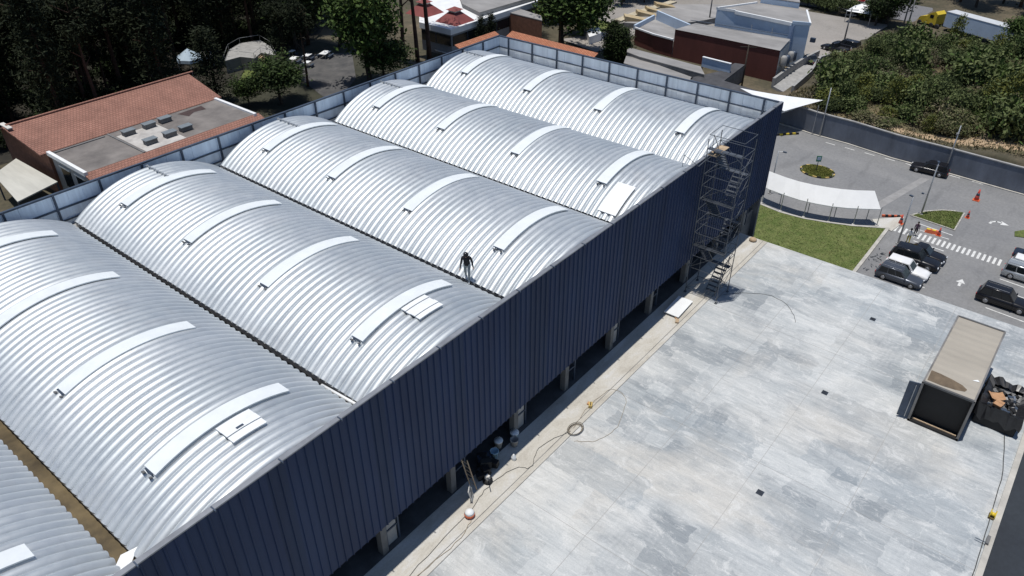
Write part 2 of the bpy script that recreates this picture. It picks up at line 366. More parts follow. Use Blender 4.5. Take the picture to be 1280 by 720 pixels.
GZ = -12.0
poly_sheet("car_park", [(51.5, -30), (102.3, -30), (102.1, 8), (102.4, 18), (103.5, 27), (104.4, 34), (104.6, 38), (51.5, 38)], GZ + .02, M_ASPH)
poly_sheet("highway", [(160, -60), (148, -30), (151, -12), (158, 3), (163, 17), (168.5, 33), (170, 50), (171, 80), (171, 130), (186, 130), (186, 80), (184, 50), (182, 30), (175, 12), (168, 0), (162, -14), (160, -30)], GZ + .6, M_ROAD, th=.9)
poly_sheet("back_lot", [(133.5, 43.5), (137, 37.5), (146, 37.6), (163.5, 37.5), (163.5, 56), (140, 60), (133, 60)], GZ + .62, M_LOT, th=.9)
poly_sheet("back_road", [(128, 62), (168, 54), (168, 92), (150, 100), (128, 84)], GZ + .05, M_LOT)
# yard slab with its sidewalk strip on the podium
poly_sheet("yard", [(-20, -3.45), (51.2, -3.45), (51.2, 16.0), (-20, 16.0)], 0.0, M_YARD, th=.35)
poly_sheet("sidewalk", [(-20, 16.03), (51.2, 16.03), (51.2, 24), (-20, 24)], 0.0, M_WALK, th=.35)
poly_sheet('inner_floor', [(-20, 18.25), (51.2, 18.25), (51.2, 24), (-20, 24)], .006, M_SHADEFLOOR)  # floor colour darkened to carry the shade under the overhang
mb = MB(); mb.box((15.6, 10.2, -6.2), (71.0, 27.1, 11.6), M_CONCD); tag(mb.build("podium_walls"), kind='structure')
poly_sheet("service_lane", [(-40, -40), (51.0, -40), (51.0, -3.6), (-40, -3.6)], -2.6, M_DARKASPH, th=9.4)
mb = MB(); mb.box((15.6, -3.30, .05), (71.2, .28, .10), M_KERB); tag(mb.build("yard_kerb"), kind='structure')
mb = MB()
for y in (16.02, 16.34): mb.box((15.6, y, .003), (71, .035, .004), M_CONCD)
[mb.box((15.6, y_, .003), (71, .018, .004), M_CONC) for y_ in (11.7, 7.2, 2.6)]
for x in (8.2, 20.1, 29.6, 41.0): mb.box((x, 6.3, .0035), (.018, 19.2, .004), M_CONC)
tag(mb.build("yard_joints"), kind='structure')
# dull shade-coloured strip in front of the cladding is left to the real shadow

# ------------------------------------------------------------------ the warehouse
WH = thing("warehouse", "long warehouse with six ribbed silver vaulted roofs and navy blue metal facade", "warehouse", (24, 30, 0))
V0 = 18.17; ZT = 9.69; ZB = 2.0; U0 = -7.0; U1 = 54.45; VB = 45.15
# facade: ribbed navy sheets as real profile
mb = MB()
xs = []; x = U0
while x < U1 - .25:
    for dx, dy in ((0, 0), (.29, 0), (.315, -.05), (.355, -.05), (.38, 0)): xs.append((x + dx, V0 + dy))
    x += .4
xs.append((U1, V0)); xs += [(U1, V0 + .12)]
k = len(xs)
mb.add([(a, b, ZB) for a, b in xs] + [(a, b, ZT - .06) for a, b in xs], [(i, i + 1, k + i + 1, k + i) for i in range(k - 1)], M_NAVY)
mb.add([(U0, V0 + .12, ZB), (U1, V0 + .12, ZB), (U1, V0 + .12, ZT - .06), (U0, V0 + .12, ZT - .06)], [(3, 2, 1, 0)], M_DSTEEL)
mb.add([(U0, V0, ZB), (U1, V0, ZB), (U1, V0 + .12, ZB), (U0, V0 + .12, ZB)], [(0, 3, 2, 1)], M_NAVY)
clad = bw(mb, "facade_cladding", WH, WH)
mb = MB(); mb.box(((U0 + U1) / 2, V0 + .06, ZT - .03), (U1 - U0 + .1, .22, .06), mat('coping_steel', (.24, .25, .27), .5, .4, .2, 1)); bw(mb, "coping", clad, WH)
mb = MB()
x = 4.05
while x < U1: mb.box((x, V0 - .02, ZT - .015), (.05, .28, .08), M_DSTEEL); x += 2.72
bw(mb, "coping_clip", clad, WH)['kind'] = 'stuff'
# far side skin and wall below
mb = MB(); mb.box((U1 - .06, (V0 + VB) / 2 + .1, 5.84), (.10, VB - V0 - .25, 7.62), M_NAVY); bw(mb, "side_cladding", WH, WH)
mb = MB(); mb.box((54.15, 31.5, -5.0), (.3, 26.6, 14.0), M_CONCD); mb.box((52.9, 18.75, -5.6), (2.8, .3, 12.8), M_CONCD); mb.box((24, 45.0, -2.4), (60.5, .3, 19.2), M_CONCD)
mb.box((-6.85, 31.6, 4.5), (.3, 26.4, 9.0), M_CONC)
bw(mb, "wall", WH, WH)
M_CONCM = mat('column_concrete', (.13, .13, .128), .85, 0, .25, 1.2)
# ground storey: recessed dark wall, soffit, columns with rails and window panels
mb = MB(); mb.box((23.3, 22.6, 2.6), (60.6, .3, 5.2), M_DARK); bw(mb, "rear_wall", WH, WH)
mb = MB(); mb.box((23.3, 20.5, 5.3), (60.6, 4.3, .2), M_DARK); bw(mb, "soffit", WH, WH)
for i, x in enumerate([3.9, 8.7, 13.55, 18.2, 23.2, 27.9, 32.7, 37.5, 42.3, 47.1, 51.6]):
    mb = MB(); mb.box((x, V0 + .33, 2.6), (.34, .34, 5.2), M_CONCM); c = bw(mb, "column", WH, WH)
    if i % 2 == 0:
        mb = MB(); mb.box((x + .62, V0 + .42, 2.0), (.62, .08, 4.0), M_CONC); bw(mb, "window_panel", WH, WH)
    mb = MB(); mb.box((x + .62, V0 + .36, 1.05), (.78, .06, .09), M_DSTEEL); mb.box((x + 1.03, V0 + .36, 2.0), (.09, .09, 4.0), M_DSTEEL); mb.box((x + .25, V0 + .30, 2.0), (.04, .10, 4.0), M_DSTEEL)
    bw(mb, "door_frame", WH, WH)
# vaulted roofs
def arc(c, R_, zc, a): return (c + R_ * math.sin(a), zc + R_ * math.cos(a))
HW = 4.68; RISE = 1.58; RAD = (HW * HW + RISE * RISE) / (2 * RISE); ZE = 8.05; ZC = ZE + RISE - RAD
AM = math.asin(HW / RAD)
V_F, V_R = 18.36, 44.3
def vault_mesh(c):
    mb = MB(); prof = []; P = .432; v = V_F
    shape = tuple((P * t, .14 * math.sin(math.pi * t) ** .62) for t in (.0, .035, .085, .16, .27, .40, .5, .60, .73, .84, .915, .965))
    while v + P <= V_R + .01:
        for dv, h in shape: prof.append((v + dv, h))
        v += P
    prof.append((v, 0)); NA = 30; k = len(prof); vs = []
    for i in range(NA + 1):
        a = -AM + 2 * AM * i / NA
        for pv, h in prof:
            x, z = arc(c, RAD + h, ZC, a); vs.append((x, pv, z))
    fs = [(i * k + j, i * k + j + 1, (i + 1) * k + j + 1, (i + 1) * k + j) for i in range(NA) for j in range(k - 1)]
    fs = [f[::-1] for f in fs]
    mb.add(vs, fs, M_ROOF, True)
    for vv, rev in ((V_F + .01, False), (v - .02, True)):
        pts = [arc(c, RAD - .02, ZC, -AM + 2 * AM * i / 20) for i in range(21)]
        vs = [(x, vv, z) for x, z in pts] + [(c - HW, vv, 6), (c + HW, vv, 6)]
        f = tuple(range(21)) + (22, 21); mb.add(vs, [f[::-1] if rev else f], M_CONC)
    # standing edge strips closing the eaves
    for sgn in (-1, 1):
        x = c + sgn * (HW + .004)
        mb.box((x, (V_F + v) / 2, ZE - .16), (.03, v - V_F, .30), M_STEEL)
    return mb, v
def curved_slab(c, a0, a1, v0, v1, r0, r1, m, n=14):
    mb = MB(); vs = []
    for i in range(n + 1):
        a = a0 + (a1 - a0) * i / n
        for r in (r0, r1):
            x, z = arc(c, r, ZC, a)
            for vv in (v0, v1): vs.append((x, vv, z))
    fs = []
    for i in range(n):
        b, d = i * 4, (i + 1) * 4
        fs += [(b + 2, b + 3, d + 3, d + 2), (b + 1, b, d, d + 1), (b, b + 2, d + 2, d), (b + 3, b + 1, d + 1, d + 3)]
    fs += [(0, 1, 3, 2), (n * 4 + 2, n * 4 + 3, n * 4 + 1, n * 4)]
    return mb.add(vs, fs, m)
VC = [-.75, 9.25, 19.0, 28.75, 38.5, 48.25]
for c in VC:
    mb, vend = vault_mesh(c); vr = bw(mb, "vault_roof", WH, WH)
    for vs_ in (41.55, 35.05, 28.45, 21.75):
        a0, a1 = math.asin(-2.72 / RAD), math.asin(2.95 / RAD)
        mb = curved_slab(c, a0, a1, vs_ - .37, vs_ + .37, RAD + .152, RAD + .21, M_SKYL); st = bw(mb, "skylight_strip", vr, WH)
        # small vent at its low end
        x, z = arc(c, RAD + .20, ZC, a0 - .006)
        mb = MB(); mb.box((x, vs_ - .02, z), (.05, .5, .045), M_DSTEEL, ry=-a0); mb.box((x - .1, vs_ - .28, z - .05), (.10, .10, .06), M_CONCD, ry=-a0)
        mb.box((x - .12, vs_ + .16, z - .05), (.10, .14, .06), M_CONCD, ry=-a0); bw(mb, "end_vent", vr, WH)
    mb = MB(); px = None; pts = []
    for i in range(9):
        x, z = arc(c, RAD + .21, ZC, R(2)); pts.append((x, 41.9 + i * .29, z))
    mb.path(pts, .03, M_STEEL, 5)
    for p in pts: mb.box((p[0], p[1], p[2] - .03), (.16, .08, .08), M_STEEL)
    bw(mb, "safety_line", vr, WH)
# gutters between the vaults
for i in range(5):
    xm = (VC[i] + HW + VC[i + 1] - HW) / 2; w = VC[i + 1] - VC[i] - 2 * HW
    mb = MB(); mb.box((xm, (V_F + V_R) / 2, 7.55), (w + .9, V_R - V_F + .2, .06), M_RUST if i == 0 else M_GUT)
    g = bw(mb, "valley_gutter", WH, WH)
    mb = MB()
    for sgn, hh in ((-1, .05), (1, .06)): mb.box((xm + sgn * (w / 2 - .03), (V_F + V_R) / 2, ZE - .02), (.05, V_R - V_F, hh), M_STEEL)
    bw(mb, "gutter_lip", g, WH)
# walkway between vault ends and parapets
mb = MB(); mb.box(((U0 + U1) / 2, 44.7, 7.6), (U1 - U0 - .4, .8, .06), M_CONC); mb.box((53.55, 31.4, 7.6), (1.4, 25.7, .06), M_CONC); mb.box((23.5, 18.33, 7.6), (60, .1, .06), M_CONC)
bw(mb, "roof_walkway", WH, WH)
def parapet(name, p, q, nrm, m, n_posts, phase=.35):
    """sheet wall seen from inside, with steel posts and two rails; nrm points to the inside"""
    p, q, nrm = Vector(p), Vector(q), Vector(nrm); d = (q - p); L_ = d.length; d.normalize()
    mb = MB(); a = math.atan2(d.y, d.x)
    npan = int(L_ / .9); 
    for i in range(npan):
        c = p + d * (L_ * (i + .5) / npan) + nrm * (.012 * (i % 2))
        mb.box((c.x, c.y, 8.0), (L_ / npan - .012, .05, 3.30), m, rz=a)
    pa = bw(mb, "parapet", WH, WH)
    mb = MB()
    for z, t in ((ZT - .02, .10), (8.72, .09), (7.95, .07)):
        c = (p + q) / 2 + nrm * (.10 if z < 9 else .03); mb.box((c.x, c.y, z), (L_, .16 if z > 9 else .08, t), M_DSTEEL, rz=a)
    bw(mb, "rail", pa, WH)
    s = phase
    while s < L_:
        c = p + d * s + nrm * .11; mb = MB(); mb.box((c.x, c.y, 8.32), (.11, .10, 2.68), M_DSTEEL, rz=a); bw(mb, "post", pa, WH); s += 2.72
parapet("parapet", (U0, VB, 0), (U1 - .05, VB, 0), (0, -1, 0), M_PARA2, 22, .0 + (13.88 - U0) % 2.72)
parapet("parapet", (U1 - .12, V0 + .2, 0), (U1 - .12, VB - .05, 0), (-1, 0, 0), M_PARA, 10, 1.1)

# ------------------------------------------------------------------ loose things on the roof
def roof_sheet(name, label, c, a0, a1, v0, v1, r=.175, folds=4):
    mb = MB(); t = thing(name, label, "roof sheet", (*arc(c, RAD, ZC, (a0 + a1) / 2)[:1], (v0 + v1) / 2, arc(c, RAD, ZC, (a0 + a1) / 2)[1]))
    w = (v1 - v0) / folds
    for k in range(folds):
        m2 = curved_slab(c, a0, a1, v0 + k * w + .012, v0 + (k + 1) * w - .012, RAD + r + .03 * (k % 2), RAD + r + .05 + .03 * (k % 2), M_WHITE, 5); bw(m2, "sheet_panel", t, t)
    m2 = curved_slab(c, a0, a1, v0 + .1, v1 - .1, RAD + r - .03, RAD + r - .005, M_DSTEEL, 5); bw(m2, "batten", t, t)
    return t
asn = lambda d: math.asin(d / RAD)
roof_sheet("roof_sheet", "white folded roof sheet lying beside a skylight strip on the vault before the worker", VC[2], asn(-.52), asn(.95), 20.05, 22.0 - .75)
t = roof_sheet("roof_sheet", "white folded roof sheet with a dark slot, on the vault beside the brown gutter", VC[1], asn(-.35), asn(1.05), 20.05, 21.2 , folds=3)
mb = MB(); x, z = arc(VC[1], RAD + .265, ZC, asn(.25)); mb.box((x, 20.55, z), (.30, .10, .02), M_DSTEEL, ry=asn(.25)); bw(mb, "slot", t, t)
roof_sheet("roof_sheet", "flat bright white sheet patching the ribs beside the facade, below a skylight strip", VC[4], asn(-4.35), asn(-2.3), 19.6, 20.85, r=.155, folds=1)
# bent flashing at the foot of the brown gutter
t = thing("bent_flashing", "bent white metal flashing across the facade end of the brown gutter", "flashing", (4.4, 19.3, 8.0))
mb = MB(); mb.add([(3.1, 19.35, 8.12), (4.15, 19.6, 8.10), (4.75, 20.1, 8.20), (4.2, 20.15, 8.28)], [(0, 1, 2, 3)], M_WHITE); mb.add([(3.1, 19.35, 8.10), (4.15, 19.6, 8.08), (4.75, 20.1, 8.18), (4.2, 20.15, 8.26)], [(3, 2, 1, 0)], M_WHITE); bw(mb, "long_fold", t, t)
mb = MB(); mb.box((4.45, 19.05, 8.10), (.62, .62, .04), M_OFFW, rz=.3, ry=.25); mb.box((4.62, 19.38, 8.16), (.40, .5, .04), M_WHITE, rz=-.3, ry=-.5); bw(mb, "cap_piece", t, t)
mb = MB(); mb.tube((14.12, 21.9, 7.95), (14.2, 19.25, 8.06), .07, M_WHITE, 8); mb.tube((14.0, 20.9, 7.93), (14.05, 19.0, 7.98), .05, M_OFFW, 8)
tag(mb.build("white_pipe", loc=(14.1, 20.5, 7.95)), "white pipe lying in the roof valley at the facade end", "pipe")
M_SCAF = mat("scaffold_steel", (.10, .11, .125), .5, .4, .2, 2)
# ------------------------------------------------------------------ scaffold stair tower
SC = thing("scaffold_tower", "tall galvanised scaffold stair tower standing against the navy facade", "scaffold", (41.9, 16.7, 0))
sx0, sx1, sy0, sy1, SH, NL = 41.3, 43.1, 15.45, 17.75, 11.3, 6
LH = (SH - 1.0) / NL; bays = [(sx0, sx1)]
for x in (sx0, sx1):
    for y in (sy0, sy1):
        mb = MB(); mb.tube((x, y, 0), (x, y, SH), .028, M_SCAF, 6); mb.box((x, y, .02), (.18, .18, .03), M_SCAF); bw(mb, "upright", SC, SC)
for k in range(NL + 1):
    z = .35 + k * LH
    mb = MB()
    for zz in (z,) + ((z + .95,) if k else ()):
        for y in (sy0, sy1): mb.tube((sx0, y, zz), (sx1, y, zz), .019, M_SCAF, 5)
        for x in (sx0, sx1): mb.tube((x, sy0, zz), (x, sy1, zz), .019, M_SCAF, 5)
    bw(mb, "ledger", SC, SC)
for k in range(NL):
    z = .35 + k * LH; mb = MB()
    y = sy0 if k % 2 else sy1
    mb.tube((sx0, sy0, z), (sx1, sy0, z + LH), .016, M_SCAF, 5); mb.tube((sx1, sy0, z), (sx1, sy1, z + LH), .016, M_SCAF, 5)
    mb.tube((sx0, sy1, z), (sx0, sy0, z + LH), .016, M_SCAF, 5)
    bw(mb, "brace", SC, SC)
    # stair flight: two stringers and treads, alternating direction in two lanes
    lane = sy0 + .62 if k % 2 == 0 else sy1 - .62
    xa, xb = (sx0 + .2, sx1 - .2) if k % 2 == 0 else (sx1 - .2, sx0 + .2)
    mb = MB()
    for s in (-.36, .36): mb.tube((xa, lane + s, z), (xb, lane + s, z + LH), .03, M_SCAF, 5)
    bw(mb, "stringer", SC, SC)
    mb = MB()
    for q in range(1, 7): mb.box((xa + (xb - xa) * q / 7, lane, z + LH * q / 7), (.19, .68, .03), M_SCAF)
    bw(mb, "stair_flight", SC, SC)
    mb = MB(); s = .40 if k % 2 == 0 else -.40
    mb.tube((xa, lane - s, z + .9), (xb, lane - s, z + LH + .9), .022, M_SCAF, 5)
    for q in (0, .5, 1): mb.tube((xa + (xb - xa) * q, lane - s, z + LH * q), (xa + (xb - xa) * q, lane - s, z + LH * q + .9), .018, M_SCAF, 5)
    bw(mb, "handrail", SC, SC)
    mb = MB(); xe = sx1 - .2 if k % 2 == 0 else sx0 + .2
    for q in range(5): mb.box((xe, sy0 + .3 + q * .45, z + LH), (.36, .40, .04), M_SCAF)
    bw(mb, "landing", SC, SC)
mb = MB(); mb.box(((sx0 + sx1) / 2, sy1 - .35, SH - 1.0), (sx1 - sx0, .6, .05), M_WOOD); bw(mb, "top_platform", SC, SC)
mb = MB(); mb.tube((40.6, sy1 + .1, 9.7), (sx0, sy1, 9.9), .03, M_SCAF, 5); mb.tube((40.6, sy1 + .1, 9.7), (39.95, 18.6, 10.5), .016, M_SCAF, 5); mb.path([(39.95, 18.6, 10.5), (39.9, 18.6, 9.7)], .016, M_SCAF, 5); bw(mb, "tie_bar", SC, SC)

# ------------------------------------------------------------------ container with open end
CT = thing("shipping_container", "open-ended beige-roofed shipping container with its inner shade built as black panels standing on the yard", "container", (41.5, .80, 0))
cx0, cx1, cy0, cy1, CH = 37.72, 45.35, -.50, 2.08, 2.85
mb = MB()
def corr_wall(mb, a, b, z0, z1, m, out, step=.28, dep=.04):
    a, b, out = Vector(a), Vector(b), Vector(out); d = (b - a); n = max(2, int(d.length / step)); pts = []
    for i in range(n):
        for t, o in ((0, 0), (.35, 0), (.5, 1), (.85, 1)): pts.append(a + d * ((i + t) / n) + out * (dep * o))
    pts.append(b); k = len(pts)
    mb.add([(p.x, p.y, z0) for p in pts] + [(p.x, p.y, z1) for p in pts], [(i, i + 1, k + i + 1, k + i) for i in range(k - 1)], m)
M_CTW = mat("container_side", (.20, .19, .18), .6, .2, .3, .7)
corr_wall(mb, (cx0 + .08, cy1 - .05, 0), (cx1, cy1 - .05, 0), .14, CH - .1, M_CTW, (0, 1, 0)); corr_wall(mb, (cx0 + .08, cy0 + .05, 0), (cx1, cy0 + .05, 0), .14, CH - .1, M_CTW, (0, -1, 0))
corr_wall(mb, (cx1, cy0, 0), (cx1, cy1, 0), .14, CH - .1, M_CTW, (1, 0, 0))
bw(mb, "side_wall", CT, CT)
mb = MB()
for y in (cy0 + .12, cy1 - .12): mb.box(((cx0 + cx1) / 2, y, 1.4), (cx1 - cx0 - .2, .03, 2.5), M_BLACK)
mb.box((cx0 + .42, (cy0 + cy1) / 2, 1.4), (.04, cy1 - cy0 - .28, 2.5), M_BLACK); mb.box((cx0 + .9, (cy0 + cy1) / 2, CH - .14), (1.6, cy1 - cy0 - .28, .03), M_BLACK)
bw(mb, "painted_inner_shade", CT, CT)  # black panels close to the mouth stand in for the shade inside
mb = MB(); mb.box(((cx0 + cx1) / 2, (cy0 + cy1) / 2, .13), (cx1 - cx0 - .2, cy1 - cy0 - .3, .06), mat("near_black_floor", (.03, .022, .018), .9, 0, .4, 2))  # container floor in an almost black brown
mb.box((cx0 + .20, (cy0 + cy1) / 2, .18), (.10, cy1 - cy0 - .32, .05), M_WOOD); bw(mb, "floor", CT, CT)
mb = MB(); k = 26; vs = []
for i in range(k + 1):
    x = cx0 + .12 + (cx1 - cx0 - .24) * i / k; z = CH + (.018 if i % 2 else 0)
    vs += [(x, cy0 + .08, z), (x, cy1 - .08, z)]
mb.add(vs, [(2 * i, 2 * i + 2, 2 * i + 3, 2 * i + 1) for i in range(k)], M_BEIGE); rf = bw(mb, "roof", CT, CT)
mb = MB(); pts = [(38.02, 1.92), (38.0, 1.2), (38.08, .55), (38.25, .12), (38.48, .06), (38.72, .35), (38.88, .9), (38.98, 1.5), (39.0, 1.95)]
mb.add([(x, y, CH + .024) for x, y in pts], [tuple(range(len(pts)))], M_STAIN); bw(mb, "rust_stain", rf, CT)
mb = MB(); mb.add([(39.6, -.1, CH + .024), (39.7, -.2, CH + .024), (39.55, -.32, CH + .024), (39.45, .02, CH + .024)], [(0, 3, 2, 1)], M_WHITE); bw(mb, "paint_chip", rf, CT)
mb = MB()
for y in (cy0 + .04, cy1 - .04):
    mb.box(((cx0 + cx1) / 2, y, CH - .02), (cx1 - cx0, .09, .10), M_CTW); mb.box(((cx0 + cx1) / 2, y, .08), (cx1 - cx0, .09, .15), M_CTW)
    for x in (cx0 + .06, cx1 - .06): mb.box((x, y, CH / 2), (.12, .12, CH), M_CTW)
for x in (cx0 + .05, cx1 - .05):
    mb.box((x, (cy0 + cy1) / 2, CH - .02), (.14, cy1 - cy0 - .1, .11), mat("lintel_grey", (.10, .10, .10), .6, .2, .2, 2)); mb.box((x, (cy0 + cy1) / 2, .07), (.10, cy1 - cy0 - .1, .13), M_BLACK)
bw(mb, "frame", CT, CT)
mb = MB(); mb.box((cx0 + .05, cy1 + .30, 1.38), (.07, .60, 2.45), M_DSTEEL, rz=.25); mb.tube((cx0 - .02, cy1 + .2, .2), (cx0 - .02, cy1 + .2, 2.5), .02, M_STEEL, 5); bw(mb, "open_door", CT, CT)

# ------------------------------------------------------------------ rubbish skip beside it
DP = thing("rubbish_skip", "black rubbish skip draped with torn black sheeting, full of cartons, beside the container", "skip", (41.4, -1.75, 0))
mb = MB(); x0, x1, y0, y1, h = 39.95, 42.75, -2.75, -.78, 1.15
for c, d in ((((x0 + x1) / 2, y0, h / 2), (x1 - x0, .08, h)), (((x0 + x1) / 2, y1, h / 2), (x1 - x0, .08, h)), ((x0, (y0 + y1) / 2, h / 2), (.08, y1 - y0, h)), ((x1, (y0 + y1) / 2, h / 2), (.08, y1 - y0, h)), (((x0 + x1) / 2, (y0 + y1) / 2, .1), (x1 - x0, y1 - y0, .1))): mb.box(c, d, M_BLACK)
bw(mb, "bin_body", DP, DP)
mb = MB(); k = 44; vs = []; per = []
def rect_pt(t, g):
    t = t % 1 * 4; s = int(t); f = t - s; P_ = [(x0 - g, y0 - g), (x1 + g, y0 - g), (x1 + g, y1 + g), (x0 - g, y1 + g)]
    a, b = P_[s], P_[(s + 1) % 4]; return a[0] + (b[0] - a[0]) * f, a[1] + (b[1] - a[1]) * f
rr = random.Random(5); jit = [rr.uniform(0, 1) for _ in range(k)]
for i in range(k):
    a = rect_pt(i / k, -.28); b = rect_pt(i / k, .06 + .05 * jit[i]); c = rect_pt(i / k, .10 + .12 * jit[(i * 3) % k])
    vs += [(a[0], a[1], h - .18 + .25 * jit[(i * 7) % k]), (b[0], b[1], h + .10 + .28 * jit[i]), (c[0], c[1], .25 + .45 * jit[(i * 5) % k])]
fs = []
for i in range(k):
    j = (i + 1) % k
    for q in (0, 1): fs.append((i * 3 + q, i * 3 + q + 1, j * 3 + q + 1, j * 3 + q))
mb.add(vs, fs, mat("black_plastic_film", (.018, .018, .02), .38, 0, .4, 3)); bw(mb, "torn_sheeting", DP, DP)
mb = MB()
for i in range(120):
    mb.box((rr.uniform(x0 + .2, x1 - .2), rr.uniform(y0 + .2, y1 - .2), .75 + rr.uniform(0, .22)), (rr.uniform(.1, .5), rr.uniform(.1, .4), rr.uniform(.03, .2)), rr.choice([M_BLACK, M_CONCD, M_DSTEEL, M_BLACK, M_CONC]), rr.uniform(0, 3), rr.uniform(-.4, .4), rr.uniform(-.4, .4))
tag(mb.build("rubble", loc=(41.4, -1.75, .8)), "loose dark rubble filling the skip", "rubble", kind='stuff')
def carton(loc, rz, d, label):
    t = thing("cardboard_box", label, "box", loc, rz)
    mb = MB(); mb.box((0, 0, d[2] / 2), d, M_CARD); mb.build("carton", t)
    for s in (-1, 1):
        mb = MB(); mb.box((0, s * d[1] * .62, d[2] + .04), (d[0], d[1] * .42, .012), M_CARD, rx=s * .5); mb.build("flap", t)
carton((41.35, -1.35, .98), .5, (.62, .45, .2), "larger open cardboard box on top of the rubble in the skip")
carton((40.75, -1.55, 1.0), 1.3, (.42, .34, .16), "smaller cardboard box near the torn rim of the skip")

# ------------------------------------------------------------------ yard furniture and litter
def drain(loc, label):
    t = thing("floor_drain", label, "drain", loc, 0, "square drains in the yard slab")
    mb = MB(); mb.box((0, 0, .012), (.34, .34, .012), M_DSTEEL); mb.build("frame", t)
    mb = MB()
    for i in range(6): mb.box((-.13 + i * .052, 0, .021), (.025, .29, .01), M_BLACK)
    mb.build("grate", t)
drain((46.15, 6.57, 0), "farthest of the three square dark drains in the yard slab, nearest the parked cars")
drain((37.09, 6.46, 0), "middle one of the three square dark drains in the yard slab, left of the container")
drain((27.74, 6.33, 0), "nearest of the three square dark drains in the yard slab, far from the container")
def plank_panel():
    t = thing("loose_board", "white flat board lying on the sidewalk at the foot of the scaffold", "board", (39.2, 17.15, 0))
    mb = MB(); mb.box((0, 0, .16), (2.25, 1.05, .05), M_WHITE, rz=.05, rx=.03); mb.build("sheet", t)
    mb = MB(); mb.box((-.7, 0, .065), (.1, .95, .13), M_WOOD); mb.box((.7, 0, .065), (.1, .95, .13), M_WOOD); mb.build("bearer", t)
plank_panel()
def litter(name, label, cat, loc, build):
    mb = MB(); build(mb); o = mb.build(name); o.location = loc; tag(o, label, cat); return o
litter("timber_offcut", "short tan timber offcut in front of the white board", "timber", (37.84, 16.5, 0), lambda m: (m.box((0, 0, .06), (.42, .22, .1), M_WOOD, rz=.4), m.box((.2, .16, .04), (.3, .08, .06), M_CARD, rz=1.1)))
litter("sand_bag", "small brown sack lying alone near the far end of the sidewalk", "sack", (50.68, 16.98, 0), lambda m: m.lathe((0, 0, 0), [(.02, 0), (.26, .04), (.30, .12), (.22, .22), (.05, .26)], M_WOOD, 10))
litter("power_tool", "yellow tool case at the joint line beside the hose", "tool case", (27.61, 16.45, 0), lambda m: (m.box((0, 0, .11), (.36, .2, .18), M_MARKY, rz=.5), m.box((.1, .2, .05), (.2, .12, .1), M_CARD, rz=.2), m.tube((-.12, -.06, .22), (.12, .06, .22), .025, M_BLACK, 5)))
def pot(m):
    m.lathe((0, 0, 0), [(.10, 0), (.24, .06), (.27, .16), (.25, .24)], M_ORANGE, 14); m.lathe((0, 0, .24), [(.25, 0), (.20, .10), (.10, .16), (.02, .18)], M_WHITE, 14)
litter("paint_pot", "round orange and white pot standing on the sunny sidewalk", "pot", (17.55, 16.73, 0), pot)
def bucket(loc, label, m_, lid):
    t = thing("bucket", label, "bucket", loc, 0, "buckets under the overhang")
    mb = MB(); mb.lathe((0, 0, 0), [(.17, 0), (.23, .42), (.245, .42), (.245, .46), (.21, .46), (.16, .05)], m_, 14); mb.build("pail", t)
    mb = MB(); pts = [(.24 * math.cos(a), .05, .44 + .2 * math.sin(a)) for a in [math.pi * i / 8 for i in range(9)]]; mb.path(pts, .012, M_STEEL, 4); mb.build("handle", t)
    if lid: mb = MB(); mb.lathe((0, 0, .46), [(.25, 0), (.25, .03), (.02, .04)], M_WHITE, 14); mb.build("lid", t)
bucket((21.25, 18.25, 0), "pale blue open bucket in the shade, second from the orange pot", M_BLUEP, False)
bucket((21.95, 18.55, 0), "pale bucket with a white lid, between the two blue buckets in the shade", M_OFFW, True)
bucket((22.95, 18.25, 0), "pale blue bucket in the shade closest to the column", M_BLUEP, True)
bucket((22.55, 17.95, 0), "small grey bucket at the very edge of the shade", M_CONC, False)
litter("gear_heap", "dark heap of tools and bags in the shade of the overhang", "tool heap", (20.35, 18.15, 0), lambda m: [m.box((rr.uniform(-.6, .6), rr.uniform(-.4, .4), .2 + rr.uniform(-.1, .2)), (rr.uniform(.2, .7), rr.uniform(.2, .5), rr.uniform(.2, .5)), rr.choice([M_BLACK, M_RUBBER, M_DSTEEL]), rr.uniform(0, 3), rr.uniform(-.3, .3)) for _ in range(14)])
litter("white_bottle", "small white jug on the sidewalk at the edge of the shade", "jug", (21.75, 17.35, 0), lambda m: m.lathe((0, 0, 0), [(.13, 0), (.14, .2), (.05, .3), (.05, .36)], M_WHITE, 10))
litter("floor_machine", "small floor grinder with long handle at the edge of the sunny sidewalk", "machine", (19.75, 17.45, 0), lambda m: (m.lathe((0, 0, 0), [(.25, 0), (.27, .12), (.12, .2)], M_BLACK, 12), m.box((0, 0, .3), (.2, .2, .22), M_OFFW), m.tube((0, 0, .3), (-.5, -.5, .95), .025, M_BLACK, 5), m.box((.25, .25, .1), (.3, .15, .2), M_RUBBER, rz=.6)))
def ladder():
    t = thing("step_ladder", "step ladder leaning on the column in the shade", "ladder", (19.0, 17.75, 0))
    for y in (-.22, .22):
        mb = MB(); mb.tube((0, y, 0), (-.25, y + .35, 2.1), .03, M_WOOD, 5); mb.build("rail", t)
    for i in range(6):
        f = (i + 1) / 7; mb = MB(); mb.tube((-.25 * f, -.22 + .35 * f, 2.1 * f), (-.25 * f, .22 + .35 * f, 2.1 * f), .02, M_WOOD, 5); mb.build("rung", t)
ladder()
def frame_sign(m):
    m.box((0, 0, .45), (.5, .03, .7), M_OFFW, rz=.6, rx=-.25); m.box((.02, .02, .46), (.34, .036, .5), M_CONCD, rz=.6, rx=-.25); m.tube((-.2, -.15, 0), (-.12, -.1, .7), .02, M_STEEL, 5); m.tube((.22, .1, 0), (.15, .06, .7), .02, M_STEEL, 5)
litter("framed_board", "small pale framed board leaning near the orange pot", "board", (18.35, 17.35, 0), frame_sign)
